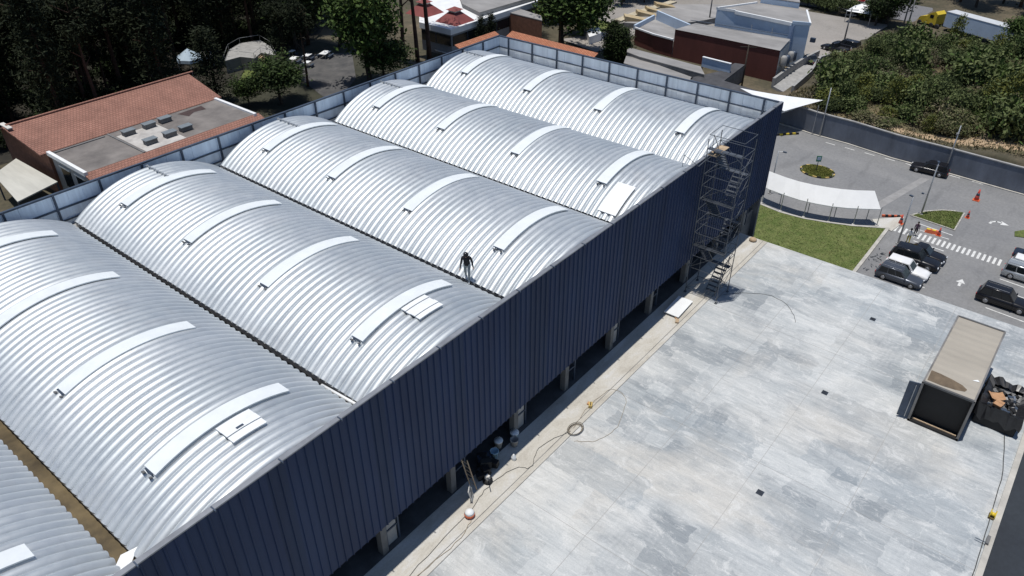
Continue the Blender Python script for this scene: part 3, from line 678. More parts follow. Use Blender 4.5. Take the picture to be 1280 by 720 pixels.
def hose(name, label, pts, r, m, sub=6, wob=.12):
    pts = [Vector(p) for p in pts]; out = []
    for i in range(len(pts) - 1):
        p0, p1, p2, p3 = pts[max(0, i - 1)], pts[i], pts[i + 1], pts[min(len(pts) - 1, i + 2)]
        for k in range(sub):
            t = k / sub; out.append(.5 * ((2 * p1) + (-p0 + p2) * t + (2 * p0 - 5 * p1 + 4 * p2 - p3) * t * t + (-p0 + 3 * p1 - 3 * p2 + p3) * t ** 3) + Vector((rr.uniform(-wob, wob) * .4, rr.uniform(-wob, wob) * .4, 0)))
    out.append(pts[-1]); mb = MB(); mb.path(out, r, m, 5); o = mb.build(name, loc=tuple(out[0])); return tag(o, label, "cable")
hose("power_cable", "long dark cable running along the sidewalk from the orange pot to the coil", [(10, 16.5, .02), (14, 16.7, .02), (17.6, 16.9, .02), (19.5, 17.2, .02), (21.3, 16.9, .02), (21.9, 16.3, .02), (23.2, 16.8, .02), (25.3, 16.2, .02)], .013, M_HOSE)
hose("power_cable", "tan cable running close beside the joint line towards the front of the picture", [(8, 16.15, .02), (13, 16.35, .02), (16, 16.2, .02), (17.4, 16.5, .02)], .016, M_TANC)
hose("power_cable", "cable looping out over the pale concrete past the hose coil", [(25.6, 16.2, .02), (27.5, 16.5, .02), (29.5, 16.3, .02), (29.4, 15.2, .02), (27.2, 14.4, .02), (25.6, 14.7, .02), (24.8, 15.6, .02)], .011, M_TANC)
hose("power_cable", "cable curving over the slab from the foot of the scaffold", [(42.6, 15.5, .02), (43.8, 14.3, .02), (44.5, 12.8, .02), (44.0, 11.4, .02), (42.6, 10.4, .02)], .012, M_HOSE)
hose("power_cable", "straight cable along the outer edge of the yard slab", [(40.0, -2.35, .02), (37, -2.85, .02), (34, -3.0, .02), (31.5, -3.05, .02), (29, -3.1, .02), (25, -3.05, .02)], .02, M_HOSE, 4, .05)
mb = MB()
for q in range(4): 
    pts = [(25.55 + (.42 + .04 * q) * math.cos(a), 16.05 + (.30 + .03 * q) * math.sin(a), .03 + .03 * q) for a in [2 * math.pi * i / 20 for i in range(21)]]; mb.path(pts, .015, M_HOSE if q % 2 else M_TANC, 5)
tag(mb.build("hose_coil", loc=(25.55, 16.05, 0)), "oval coil of hose lying across the sidewalk joint line", "hose coil")
def edge_reel(m):
    m.lathe((0, 0, .22), [(.22, -.12), (.22, -.09), (.10, -.09), (.10, .09), (.22, .09), (.22, .12)], M_YEL, 14, 'y'); m.box((0, 0, .04), (.4, .3, .05), M_RUST)
litter("cable_reel", "yellow cable reel on the outer edge of the slab", "cable reel", (33.35, -3.05, 0), edge_reel)
litter("edge_bracket", "small dark bracket at the outer edge of the slab below the yellow reel", "bracket", (31.6, -3.2, 0), lambda m: (m.box((0, 0, .12), (.55, .14, .2), M_CONCD), m.tube((-.2, .05, .15), (-.2, .5, .15), .02, M_DSTEEL, 5)))
# ------------------------------------------------------------------ car park: lawns, kerbs, markings
lawn_curve = [(79.31, 27.31), (78.76, 23.97), (79.02, 21.27), (79.81, 18.83), (80.77, 16.50), (82.55, 13.43)]
lawn_poly = [(54.7, 13.4), (54.7, 29.0), (79.6, 29.0)] + lawn_curve + [(82.7, 13.4)]
poly_sheet("lawn", lawn_poly, GZ + .10, M_GRASS, th=.3)
tri_poly = [(87.30, 12.13), (89.32, 11.12), (90.83, 9.70), (91.49, 8.57), (91.72, 7.53), (86.80, 7.44)]
poly_sheet("lawn_island", tri_poly, GZ + .10, M_GRASS, th=.3)
poly_sheet("lawn_edge", [(90.66, 2.21), (93.41, 0.18), (90.47, -0.28), (89.50, 2.01)], GZ + .10, M_GRASS, th=.3)
def point_in(poly, x, y):
    c = False; n = len(poly)
    for i in range(n):
        a, b = poly[i], poly[i - 1]
        if (a[1] > y) != (b[1] > y) and x < (b[0] - a[0]) * (y - a[1]) / (b[1] - a[1]) + a[0]: c = not c
    return c
def blades(mb, poly, z, num, h, m, seed):
    r_ = random.Random(seed); xs_ = [p[0] for p in poly]; ys_ = [p[1] for p in poly]
    vs = []; fs = []
    while len(fs) < num:
        x, y = r_.uniform(min(xs_), max(xs_)), r_.uniform(min(ys_), max(ys_))
        if not point_in(poly, x, y): continue
        a = r_.uniform(0, 6.28); w = .05; k = len(vs); hh = h * r_.uniform(.5, 1.3)
        vs += [(x - w * math.cos(a), y - w * math.sin(a), z), (x + w * math.cos(a), y + w * math.sin(a), z), (x + r_.uniform(-.1, .1), y + r_.uniform(-.1, .1), z + hh)]; fs.append((k, k + 1, k + 2))
    mb.add(vs, fs, m)
mb = MB(); blades(mb, lawn_poly, GZ + .10, 14000, .07, M_GRASS, 1); blades(mb, tri_poly, GZ + .10, 3000, .07, M_GRASS, 2); tag(mb.build("grass"), kind='stuff')
def strip(mb, pts, w, z0, z1, m):
    pts = [Vector((p[0], p[1], 0)) for p in pts]; L_ = []; Rr = []
    for i, p in enumerate(pts):
        d = (pts[min(i + 1, len(pts) - 1)] - pts[max(i - 1, 0)]).normalized(); nn = Vector((-d.y, d.x, 0)) * w / 2; L_.append(p + nn); Rr.append(p - nn)
    k = len(pts); vs = [(p.x, p.y, z) for z in (z0, z1) for row in (L_, Rr) for p in row]
    fs = []
    for i in range(k - 1):
        fs += [(2 * k + i, 3 * k + i, 3 * k + i + 1, 2 * k + i + 1), (i, 2 * k + i, 2 * k + i + 1, i + 1), (k + i, k + i + 1, 3 * k + i + 1, 3 * k + i)]
    fs += [(0, k, 3 * k, 2 * k), (k - 1, 3 * k - 1, 4 * k - 1, 2 * k - 1)]
    mb.add(vs, fs, m)
mb = MB()
strip(mb, lawn_curve, .28, GZ, GZ + .15, M_KERB); strip(mb, [(82.75, 13.25), (76, 13.2), (68, 13.2), (52, 13.2)], .35, GZ, GZ + .15, M_KERB)
strip(mb, tri_poly + [tri_poly[0]], .18, GZ, GZ + .13, M_KERB)
tag(mb.build("kerb"), kind='structure')
poly_sheet("footpath", [(83.63, 15.23), (82.07, 14.31), (82.60, 13.36), (82.21, 12.74), (84.53, 12.39), (86.46, 12.59)], GZ + .12, M_WALK, th=.2)
# painted markings
MZ = GZ + .026
mb = MB()
def pquad(mb, pts, m): 
    n = len(pts); a = sum(pts[i][0] * pts[(i + 1) % n][1] - pts[(i + 1) % n][0] * pts[i][1] for i in range(n)); pts = pts if a > 0 else pts[::-1]
    mb.add([(p[0], p[1], MZ) for p in pts], [tuple(range(n))], m)
n_st = 22
for i in range(n_st):
    y = 12.55 - (12.55 - 2.15) * i / (n_st - 1); pquad(mb, [(82.6 - .03 * i, y - .12), (82.6 - .03 * i, y + .12), (84.05 - .03 * i, y + .12), (84.05 - .03 * i, y - .12)], M_MARK)
def pline(a, b, w, m=M_MARK): 
    a, b = Vector(a), Vector(b); d = (b - a).normalized(); q = Vector((-d.y, d.x)) * w / 2; pquad(mb, [tuple(a + q), tuple(b + q), tuple(b - q), tuple(a - q)], m)
pline((86.0, 10.8), (85.6, 7.3), .14); pline((84.6, 10.6), (84.45, 7.4), .12); pline((81.75, 10.3), (81.5, 7.2), .14)
for x in (79.35, 77.3, 75.2, 73.1): pline((x, 1.5), (x - .45, -4.5), .13)
for x in (77.0, 75.05, 73.0, 70.9): pline((x - .4, 11.2), (x, 6.9), .13)
# arrows
pquad(mb, [(75.45, 4.25), (75.45, 4.5), (76.2, 4.5), (76.2, 4.25)], M_MARK); pquad(mb, [(76.15, 3.95), (76.15, 4.8), (76.95, 4.375)], M_MARK)
for a, b in (((91.0, 4.75), (91.6, 4.62)), ((91.55, 4.7), (92.0, 4.2)), ((91.95, 4.3), (91.95, 3.7))): pline(a, b, .26)
pquad(mb, [(92.4, 3.8), (91.4, 3.75), (91.8, 2.95)], M_MARK)
for i in range(9): pline((101.6 - .05 * i, 27 - i * 2.6), (101.5 - .05 * i, 25.7 - i * 2.6), .14)
tag(mb.build("road_markings"), kind='structure')
mb = MB(); pquad(mb, [(86.49, 16.49), (98.44, 13.87), (98.59, 12.98), (86.90, 15.36)], mat("pale_patch", (.26, .255, .25), .9, 0, .15, 1)); tag(mb.build("patched_seam"), kind='structure')
mb = MB(); rr = random.Random(9)
for i in range(30):
    a = Vector((75.02, 12.54)) + Vector((rr.uniform(-2.4, 2.4), rr.uniform(-.9, .7))); an = rr.uniform(0, 3.1)
    p = [(a.x, a.y), (a.x + .5 * math.cos(an), a.y + .5 * math.sin(an)), (a.x + .55 * math.cos(an + .3), a.y + .5 * math.sin(an + .3))]; pquad(mb, p, M_DARKASPH)
tag(mb.build("tar_repairs"), kind='structure')

# ------------------------------------------------------------------ curved shade canopy
front = [(79.72, 26.72), (79.44, 26.11), (79.16, 24.10), (79.07, 22.21), (79.35, 20.50), (79.81, 18.89), (80.54, 17.39), (81.46, 15.96), (82.51, 14.49)]
back = [(80.85, 27.23), (80.68, 26.77), (80.34, 24.72), (80.28, 23.02), (80.51, 21.47), (80.88, 20.08), (81.37, 18.75), (82.08, 17.42), (83.23, 15.77)]
CN = thing("shade_canopy", "long curved white shade canopy on slim posts beside the lawn", "canopy", (80.5, 20, -12))
mb = MB(); k = len(front); vs = [(p[0], p[1], -9.9) for p in front] + [(p[0], p[1], -8.35) for p in back] + [(p[0], p[1], -9.97) for p in front] + [(p[0], p[1], -8.42) for p in back]
fs = []
for i in range(k - 1): fs += [(i, i + 1, k + i + 1, k + i), (3 * k + i, 3 * k + i + 1, 2 * k + i + 1, 2 * k + i), (i, 2 * k + i, 2 * k + i + 1, i + 1), (k + i + 1, 3 * k + i + 1, 3 * k + i, k + i)]
fs += [(k - 1, 3 * k - 1, 4 * k - 1, 2 * k - 1)]
mb.add(vs, fs, mat("canopy_white", (.80, .80, .79), .6, 0, .05, .4)); bw(mb, "canopy_roof", CN, CN)
for p in [(82.35, 14.38), (81.00, 16.49), (79.90, 18.86), (79.24, 21.44), (78.95, 24.04), (79.46, 26.49)]:
    mb = MB(); mb.tube((p[0], p[1], -12), (p[0], p[1], -9.55), .045, M_STEEL, 6); mb.box((p[0], p[1], -11.86), (.25, .25, .1), M_OFFW); bw(mb, "post", CN, CN)
for f_, b_ in list(zip(front, back))[2::2]:
    mb = MB(); mb.tube((f_[0], f_[1], -10.0), (b_[0], b_[1], -8.47), .035, M_STEEL, 5); mb.tube((b_[0], b_[1], -8.45), (b_[0] + .05, b_[1], -12), .05, M_STEEL, 5); bw(mb, "rafter", CN, CN)

# ------------------------------------------------------------------ lamp posts
def lamp(loc, h, label, arm=(0, 0), head=True, r=.10):
    t = thing("lamp_post", label, "lamp post", (loc[0], loc[1], -12))
    mb = MB(); mb.tube((0, 0, 0), (0, 0, h), r, M_STEEL, 8, r * .6); mb.build("pole", t)
    mb = MB(); mb.box((0, 0, .06), (.36, .36, .12), M_CONC); mb.build("base", t)
    if head:
        mb = MB(); a = arm if any(arm) else (.25, 0); mb.tube((0, 0, h - .05), (a[0], a[1], h), .03, M_STEEL, 5); mb.box((a[0], a[1], h), (.42, .22, .10), M_DSTEEL, rz=math.atan2(a[1], a[0])); mb.build("lamp_head", t)
    return t
lamp((80.00, 11.43), 5.65, "steel lamp post behind the parked black pickup, by the crossing", (.1, .2))
t = lamp((88.34, 11.29), 6.5, "steel lamp post at the corner of the triangular lawn", (.1, .05)); mb = MB(); mb.tube((0, 0, 2.6), (-.1, .45, 2.6), .03, M_STEEL, 5); mb.box((-.1, .5, 2.6), (.2, .25, .12), M_DSTEEL); mb.build("camera_bracket", t)
t = lamp((101.55, 12.0), 6.3, "tall thin pole right behind the black car by the grey wall", head=False); mb = MB(); mb.box((0, .05, 5.2), (.2, .3, .25), M_CONC); mb.build("pole_box", t)
lamp((82.54, 26.83), 5.5, "lamp post with a dark lamp head at the end of the canopy beside the warehouse", (.1, -.7))
lamp((103.05, 28.4), 6.9, "bare steel pole by the tips of the white shade sails", head=False)

# ------------------------------------------------------------------ traffic island with sign
c0 = (91.89, 24.55); TI = thing("traffic_island", "small oval planted traffic island with yellow and black kerb", "traffic island", (c0[0], c0[1], -12))
ring = [(2.05 * math.cos(2 * math.pi * i / 24) * .85, 2.05 * math.sin(2 * math.pi * i / 24) * 1.0) for i in range(24)]
mb = MB(); mb.prism([(x * .9, y * .9) for x, y in ring], 0, .16, M_LEAFY); mb.build("soil_bed", TI)
mb = MB(); rr = random.Random(3); vs = []; fs = []
for i in range(2600):
    a, q = rr.uniform(0, 6.28), math.sqrt(rr.random()) * 1.8; p = Vector((q * math.cos(a) * .85, q * math.sin(a), .16 + rr.uniform(0, .35) * (1 - q / 2.6)))
    d1 = Vector((rr.uniform(-1, 1), rr.uniform(-1, 1), rr.uniform(-.6, 1))).normalized() * .12; d2 = Vector((rr.uniform(-1, 1), rr.uniform(-1, 1), rr.uniform(-.6, 1))).normalized() * .09
    k = len(vs); vs += [p, p + d1, p + d2]; fs.append((k, k + 1, k + 2))
mb.add(vs, fs, M_LEAFY); mb.build("planting", TI)
for i in range(24):
    mb = MB(); a, b = ring[i], ring[(i + 1) % 24]; mb.box(((a[0] + b[0]) / 2, (a[1] + b[1]) / 2, .09), (.50, .16, .18), M_MARKY if i % 3 == 0 else (M_BLACK if i % 3 == 1 else M_LEAFY), rz=math.atan2(b[1] - a[1], b[0] - a[0])); mb.build("kerb_stone", TI)
SG = thing("road_sign", "small green and white sign on a post in the oval island", "sign", (c0[0] - .3, c0[1] + .1, -11.85))
mb = MB(); mb.tube((0, 0, 0), (0, 0, 2.0), .04, M_DSTEEL, 6); mb.build("post", SG)
mb = MB(); mb.box((-.03, -.02, 1.75), (.04, .62, .75), mat("sign_green", (.03, .20, .12), .5, 0, .1, 2), rz=.6); sp = mb.build("sign_panel", SG)
mb = MB(); mb.box((-.055, -.035, 1.78), (.03, .42, .40), M_PBLUE, rz=.6); mb.build("sign_face", sp)

# ------------------------------------------------------------------ perimeter wall and shade sails
PW = thing("perimeter_wall", "long grey block boundary wall between the car park and the bushy slope", "wall", (102, 15, -12))
wl = [(104.6, 38.0), (103.9, 31.5), (103.45, 29.5), (103.2, 24.5), (102.2, 18.5), (101.95, 11.7), (101.45, 4.9), (101.0, -4), (100.6, -30)]
mb = MB(); strip(mb, wl, .22, -12.1, -8.95, M_WALLG); bw(mb, "wall_body", PW, PW)
mb = MB(); strip(mb, wl, .34, -8.95, -8.82, M_CONC); bw(mb, "coping", PW, PW)
mb = MB(); strip(mb, [(x - .35, y) for x, y in wl], .25, -12, -11.86, M_KERB); tag(mb.build("wall_kerb"), kind='structure')
def sail(label, pts, zs, posts):
    t = thing("shade_sail", label, "shade sail", (102.5, 32, -12)); n = 12; mb = MB(); vs = []; a, b, c = [Vector((p[0], p[1], z)) for p, z in zip(pts, zs)]
    cen = (a + b + c) / 3
    for i in range(n + 1):
        for j in range(n + 1 - i):
            u, v = i / n, j / n; w = 1 - u - v; p = a * w + b * u + c * v
            e = 4 * (u * v + v * w + u * w) / 1.333; edge = min(u, v, w); p = p + (cen - p) * (.07 * 4 * (u * v * (w < .001) + v * w * (u < .001) + u * w * (v < .001))); p.z -= .25 * e * .6; vs.append(p)
    idx = {}; k = 0
    for i in range(n + 1):
        for j in range(n + 1 - i): idx[(i, j)] = k; k += 1
    fs = []
    for i in range(n):
        for j in range(n - i):
            fs.append((idx[(i, j)], idx[(i + 1, j)], idx[(i, j + 1)]))
            if j < n - i - 1: fs.append((idx[(i + 1, j)], idx[(i + 1, j + 1)], idx[(i, j + 1)]))
    mb.add(vs, fs, M_WHITE, True); mb.add([v - Vector((0, 0, .03)) for v in vs], [f[::-1] for f in fs], M_WHITE, True); bw(mb, "sail_cloth", t, t)
    for (x, y), h in posts:
        mb = MB(); mb.tube((x, y, -12), (x + .1, y, -12 + h), .05, M_STEEL, 6); bw(mb, "sail_post", t, t)
sail("larger upper white triangular shade sail behind the warehouse corner", [(103.28, 40.94), (105.73, 29.79), (99.42, 32.74)], (-8, -7.9, -8.3), [((102.95, 29.45), 4.2)])
sail("smaller lower white shade sail half hidden by the warehouse corner", [(100.54, 37.13), (102.57, 32.28), (97.67, 34.14)], (-8.9, -8.8, -8.9), [((104.42, 32.89), 3.25)])
mb = MB()
for i in range(8):
    a = Vector((99.21, 33.49)); b = Vector((101.97, 30.94)); p = a + (b - a) * ((i + .5) / 8); mb.box((p.x, p.y, -11.86), ((b - a).length / 8 - .01, .2, .26), M_BLACK if i % 2 else M_YEL, rz=math.atan2((b - a).y, (b - a).x))
tag(mb.build("striped_kerb", loc=((100.45, 32.39)[0], (100.45, 32.39)[1], -12)), "yellow and black striped kerb beside the shade sails", "kerb")
mb = MB()
for i in range(7):
    a = Vector((85.07, 14.62)); b = Vector((86.35, 12.73)); p = a + (b - a) * ((i + .5) / 7); mb.box((p.x, p.y, -11.86), ((b - a).length / 7 - .01, .2, .26), M_BLACK if i % 2 else M_ORANGE, rz=math.atan2((b - a).y, (b - a).x))
tag(mb.build("striped_kerb", loc=((85.71, 13.68)[0], (85.71, 13.68)[1], -12)), "orange and black striped kerb at the canopy end of the crossing", "kerb")

# ------------------------------------------------------------------ cones and barrier
def cone(loc, s, label, m=M_REDC):
    t = thing("traffic_cone", label, "traffic cone", (loc[0], loc[1], GZ + .02))
    mb = MB(); mb.box((0, 0, .03 * s), (.5 * s, .5 * s, .06 * s), M_ORANGE); mb.build("base", t)
    mb = MB(); mb.lathe((0, 0, .06 * s), [(.19 * s, 0), (.15 * s, .28 * s), (.09 * s, .62 * s), (.05 * s, .9 * s)], m, 12); mb.build("cone_body", t)
    mb = MB(); mb.lathe((0, 0, .06 * s), [(.136 * s, .40 * s), (.105 * s, .58 * s)], M_DSTEEL if m is M_REDC else M_WHITE, 12); mb.build("collar", t)
cone((96.08, 7.21), 1.45, "tall red cone standing alone in the lane near the grey wall"); cone((90.83, 7.00), .95, "red cone at the tip of the triangular lawn")
cone((84.66, 12.51), 1.2, "red cone at the canopy end of the zebra crossing"); cone((84.62, 8.50), 1.0, "red cone beside the orange barrier")
bc = (84.73, 9.18); BR = thing("traffic_barrier", "orange and yellow plastic barrier lying next to the zebra crossing", "barrier", (bc[0], bc[1], -11.98), R(-82))
mb = MB(); mb.box((0, 0, .2), (1.5, .5, .4), M_ORANGE, taper=.7); mb.build("barrier_body", BR)
for x in (-.45, 0.1): mb = MB(); mb.box((x, 0, .40), (.36, .34, .03), M_YEL); mb.build("reflector", BR)

# ------------------------------------------------------------------ vehicles
M_TAIL = mat("tail_light", (.45, .02, .02), .25, 0, .1, 3); M_HEAD = mat("head_light", (.75, .77, .78), .12, .2, .05, 3); M_RIM = mat("wheel_rim", (.42, .42, .43), .3, .7, .1, 4)
def car(name, label, cat, loc, rz, L_, w, H, pm, kind="suv", roofm=None, rack=False, group=None):
    t = thing(name, label, cat, (loc[0], loc[1], GZ + .022), rz, group)
    h = L_ / 2; bz = .56 * H if kind != "sedan" else .60 * H; hz = (.53 if kind != "sedan" else .55) * H; g = .20
    # body stations from tail (-x) to nose (+x): x, half width, bottom, top
    tail = {"suv": bz, "sedan": .58 * H, "pickup": .56 * H, "van": .58 * H}[kind]
    nose_x = {"suv": .24, "sedan": .20, "pickup": .26, "van": .32}[kind]
    st = [(-h, .40 * w, g + .15, tail * .80), (-h + .06, .465 * w, g + .05, tail * .93), (-h + .2, .49 * w, g, tail), (-.3 * h, .5 * w, g, bz), (nose_x * h, .5 * w, g, bz), (nose_x * h + .12 * h, .495 * w, g, hz + .03), (.80 * h, .48 * w, g, hz - .04), (.93 * h, .45 * w, g + .04, hz - .12), (h - .03, .40 * w, g + .10, hz * .72), (h, .34 * w, g + .16, hz * .6)]
    mb = MB(); vs = []
    for x, y, z0, z1 in st:
        m_ = z0 + (z1 - z0) * .62
        vs += [(x, -y * .90, z0), (x, -y, z0 + .10), (x, -y * .985, m_), (x, -y * .90, z1 - .02), (x, -y * .55, z1 + .012), (x, y * .55, z1 + .012), (x, y * .90, z1 - .02), (x, y * .985, m_), (x, y, z0 + .10), (x, y * .90, z0)]
    fs = []
    for i in range(len(st) - 1):
        for j in range(10): fs.append((i * 10 + j, i * 10 + (j + 1) % 10, (i + 1) * 10 + (j + 1) % 10, (i + 1) * 10 + j))
    fs = [f[::-1] for f in fs]; fs += [tuple(range(10)), tuple(range((len(st) - 1) * 10, len(st) * 10))[::-1]]
    mb.add(vs, fs, pm, True); body = mb.build("body", t)
    # cabin
    xb0, xr0, xr1, xb1 = {"suv": (-.93, -.82, .10, .36), "sedan": (-.62, -.36, .06, .34), "pickup": (-.20, -.13, .14, .38), "van": (-.95, -.90, .22, .46)}[kind]
    xb0, xr0, xr1, xb1 = [q * h for q in (xb0, xr0, xr1, xb1)]; wb, wr = .46 * w, .385 * w
    bot = [(xb0, -wb), (xb1, -wb * .94), (xb1, wb * .94), (xb0, wb)]; top = [(xr0, -wr), (xr1, -wr), (xr1, wr), (xr0, wr)]
    mb = MB(); vs = [(x, y, bz - .04) for x, y in bot]; xm_ = (xr0 + xr1) / 2
    for k_, z_ in ((1.0, H - .075), (.975, H - .035), (.92, H - .012), (.80, H)): vs += [(xm_ + (x - xm_) * (1 - (1 - k_) * .5), y * k_, z_) for x, y in top]
    fs = [(0, 1, 5, 4), (1, 2, 6, 5), (2, 3, 7, 6), (3, 0, 4, 7)]; mb.add(vs, fs, roofm or pm)
    mb.add(vs[4:], [(r_ * 4 + j_, r_ * 4 + (j_ + 1) % 4, r_ * 4 + 4 + (j_ + 1) % 4, r_ * 4 + 4 + j_) for r_ in range(3) for j_ in range(4)] + [(12, 13, 14, 15)], roofm or pm, True); mb.build("cabin", t)
    def pane(a, b, c, d, nm, n_=.012):
        a, b, c, d = map(Vector, (a, b, c, d)); nn = (b - a).cross(d - a).normalized() * n_; m2 = MB(); m2.add([p + nn for p in (a, b, c, d)], [(0, 1, 2, 3)], M_GLASS); m2.build(nm, t)
    V8 = [Vector(v) for v in vs[:8]]
    def inset(p0, p1, p2, p3, s0, s1, b0=.10, b1=.92):
        lo = lambda s: p0 + (p1 - p0) * s; hi = lambda s: p3 + (p2 - p3) * s; q = lambda s, f: lo(s) + (hi(s) - lo(s)) * f
        return q(s0, b0), q(s1, b0), q(s1, b1), q(s0, b1)
    for nm, ii in (("windscreen", (1, 2, 6, 5)), ("rear_window", (3, 0, 4, 7))): pane(*inset(*[V8[i] for i in ii], .06, .94), nm)
    cuts = ((.04, .34), (.37, .64), (.67, .93)) if kind in ("suv", "van") else ((.06, .5), (.54, .93))
    for s0, s1 in cuts: pane(*inset(V8[0], V8[1], V8[5], V8[4], s0, s1), "side_window"); pane(*inset(V8[2], V8[3], V8[7], V8[6], 1 - s1, 1 - s0), "side_window")
    if kind == "pickup":
        mb = MB(); mb.box((-.60 * h, 0, bz + .012), (.66 * h, .78 * w, .02), M_BLACK); mb.build("cargo_bed", t)
        for s in (-1, 1): mb = MB(); mb.box((-.60 * h, s * .42 * w, bz + .05), (.70 * h, .07, .10), pm); mb.build("bed_rail", t)
    rw = .175 * H + .06
    for sx in (-.60, .62):
        for sy in (-1, 1):
            mb = MB(); mb.lathe((sx * h, sy * (.5 * w - .10), rw), [(rw * .75, -.10), (rw, -.07), (rw, .07), (rw * .75, .115)] if sy > 0 else [(rw * .75, -.115), (rw, -.07), (rw, .07), (rw * .75, .10)], M_RUBBER, 16, 'y'); wh = mb.build("wheel", t)
            mb = MB(); mb.lathe((sx * h, sy * (.5 * w + .016), rw), [(rw * .60, -.01), (rw * .60, .004), (rw * .2, .012), (rw * .05, .012)][::1] if sy > 0 else [(rw * .05, -.012), (rw * .2, -.012), (rw * .6, -.004), (rw * .6, .01)], M_RIM, 12, 'y'); mb.build("rim", wh)
    for s in (-1, 1):
        mb = MB(); mb.box((h - .05, s * .33 * w, hz * .70), (.10, .26, .13), M_HEAD, rz=-s * .3); mb.build("headlight", t)
        mb = MB(); mb.box((-h + .04, s * .38 * w, tail * .72), (.10, .18, .2), M_TAIL); mb.build("tail_light", t)
        mb = MB(); mb.box((xb1 - .12, s * (.5 * w + .07), bz + .05), (.12, .18, .13), pm); mb.build("mirror", t)
    mb = MB(); mb.box((h - .01, 0, hz * .48), (.06, .5 * w, .16), M_BLACK); mb.build("grille", t)
    if rack:
        for s in (-1, 1): mb = MB(); mb.tube((xr0 + .1, s * wr * .8, H + .06), (xr1 - .1, s * wr * .8, H + .06), .022, M_STEEL, 5); mb.build("roof_rail", t)
    return t
P_BLK = paint("black_car_paint", (.010, .010, .012)); P_WHT = paint("white_car_paint", (.72, .72, .72)); P_GRY = paint("grey_car_paint", (.10, .11, .13), .5); P_SIL = paint("silver_car_paint", (.42, .44, .45), .5); P_NVY = paint("navy_car_paint", (.015, .02, .035)); P_RED = paint("red_car_paint", (.30, .015, .012))
D = R(-91)
# the row beside the lawn (noses towards the lane)
car("parked_car", "black estate car with silver-edged windows parked closest to the zebra crossing", "car", (78.75, 8.6), D, 4.2, 1.7, 1.4, P_BLK, "sedan")
car("parked_pickup", "black pickup-sized off-roader between the lamp post and the white car", "pickup", (77.0, 9.0), D, 4.75, 1.85, 1.68, P_BLK, "suv")
car("parked_car", "white hatchback parked between the black and the grey car", "car", (74.55, 9.15), D, 4.3, 1.74, 1.45, P_WHT, "suv")
car("parked_car", "dark grey car half hidden by the edge of the yard slab", "car", (72.7, 9.3), D, 4.3, 1.75, 1.48, P_GRY, "suv", rack=True)
# the row on the far side of the lane
car("parked_car", "dark car at the far end of the right-hand row by the little lawn", "car", (85.0, -.55), D, 4.0, 1.62, 1.3, P_NVY, "sedan")
car("parked_car", "white car with red lights between the dark car and the silver van", "car", (82.7, -.6), D, 4.0, 1.64, 1.36, P_WHT, "suv")
car("parked_van", "silver minivan with roof rails in the right-hand row", "van", (80.65, -.55), D, 4.4, 1.72, 1.62, P_SIL, "van", rack=True)
car("parked_suv", "big black off-roader alone in the bay nearest the yard on the right", "car", (74.6, .35), D, 4.7, 1.85, 1.7, P_BLK, "suv", rack=True)
car("moving_car", "black car with red tail lights driving along the grey boundary wall", "car", (100.4, 13.6), R(93), 4.35, 1.75, 1.5, P_BLK, "suv")
# ------------------------------------------------------------------ buildings behind
def roofed(name, label, cat, poly, z0, z1, mw, mr, par=0.0, parm=None, loc=None):
    cx = sum(p[0] for p in poly) / len(poly); cy = sum(p[1] for p in poly) / len(poly)
    t = thing(name, label, cat, (cx, cy, z0)); mb = MB()
    mb.prism(poly, z0, [z - .02 for z in z1] if isinstance(z1, (list, tuple)) else z1 - .02, mw); bw(mb, "wall", t, t)
    q = [(cx + (x - cx) * 1.012, cy + (y - cy) * 1.012) for x, y in poly]; mb = MB()
    if isinstance(z1, (list, tuple)):
        n = len(q); a = sum(q[i][0] * q[(i + 1) % n][1] - q[(i + 1) % n][0] * q[i][1] for i in range(n)); zz = list(z1)
        if a < 0: q = q[::-1]; zz = zz[::-1]
        mb.add([(x, y, z) for (x, y), z in zip(q, zz)] + [(x, y, z + .14) for (x, y), z in zip(q, zz)], [tuple(range(n))[::-1], tuple(range(n, 2 * n))] + [(i, (i + 1) % n, n + (i + 1) % n, n + i) for i in range(n)], mr)
    else: mb.prism(q, z1, z1 + .14, mr)
    r_ = bw(mb, "roof", t, t)
    if par:
        mb = MB(); strip(mb, poly + [poly[0]], .3, z1 + .14, z1 + .14 + par, parm or mw); bw(mb, "parapet", t, t)
    return t
def wall_boxes(t, nm, a, b, z0, z1, n, gap, m, proud=.06, sill=True):
    a, b = Vector(a), Vector(b); d = (b - a); L_ = d.length; an = math.atan2(d.y, d.x); w = L_ / n
    for i in range(n):
        c = a + d * ((i + .5) / n); mb = MB(); mb.box((c.x, c.y, (z0 + z1) / 2), (w - gap, proud * 2, z1 - z0), m, rz=an); o = bw(mb, nm, t, t)
        mb = MB(); mb.box((c.x, c.y, z0 - .05), (w - gap + .2, proud * 2 + .14, .1), M_WHITE, rz=an); bw(mb, "sill", o, t)

# --- red-tiled house beyond the left parapet (eaves near z -3)
LG = -8.0
HS = thing("tiled_house", "long low house with red-brown tiled roof and a stained flat roof of skylight boxes", "house", (36.5, 82, LG))
EY, RY, FY = 83.2, 89.0, 75.0; HX0, HX1 = 26.6, 46.6
mb = MB(); mb.prism([(HX0, EY), (HX1, EY), (HX1, 94.6), (HX0, 94.6)], LG, -3.3, M_BRICKW); mb.add([(HX0, EY, -3.3), (HX0, 94.6, -3.3), (HX0, RY, -1.35)], [(0, 2, 1)], M_BRICKW); mb.add([(HX1, EY, -3.3), (HX1, 94.6, -3.3), (HX1, RY, -1.35)], [(0, 1, 2)], M_BRICKW)
mb.prism([(HX0 + .3, FY + .6), (HX1 - .4, FY + .6), (HX1 - .4, EY), (HX0 + .3, EY)], LG, -3.25, M_CONC); bw(mb, "wall", HS, HS)
mb = MB(); ox = .7
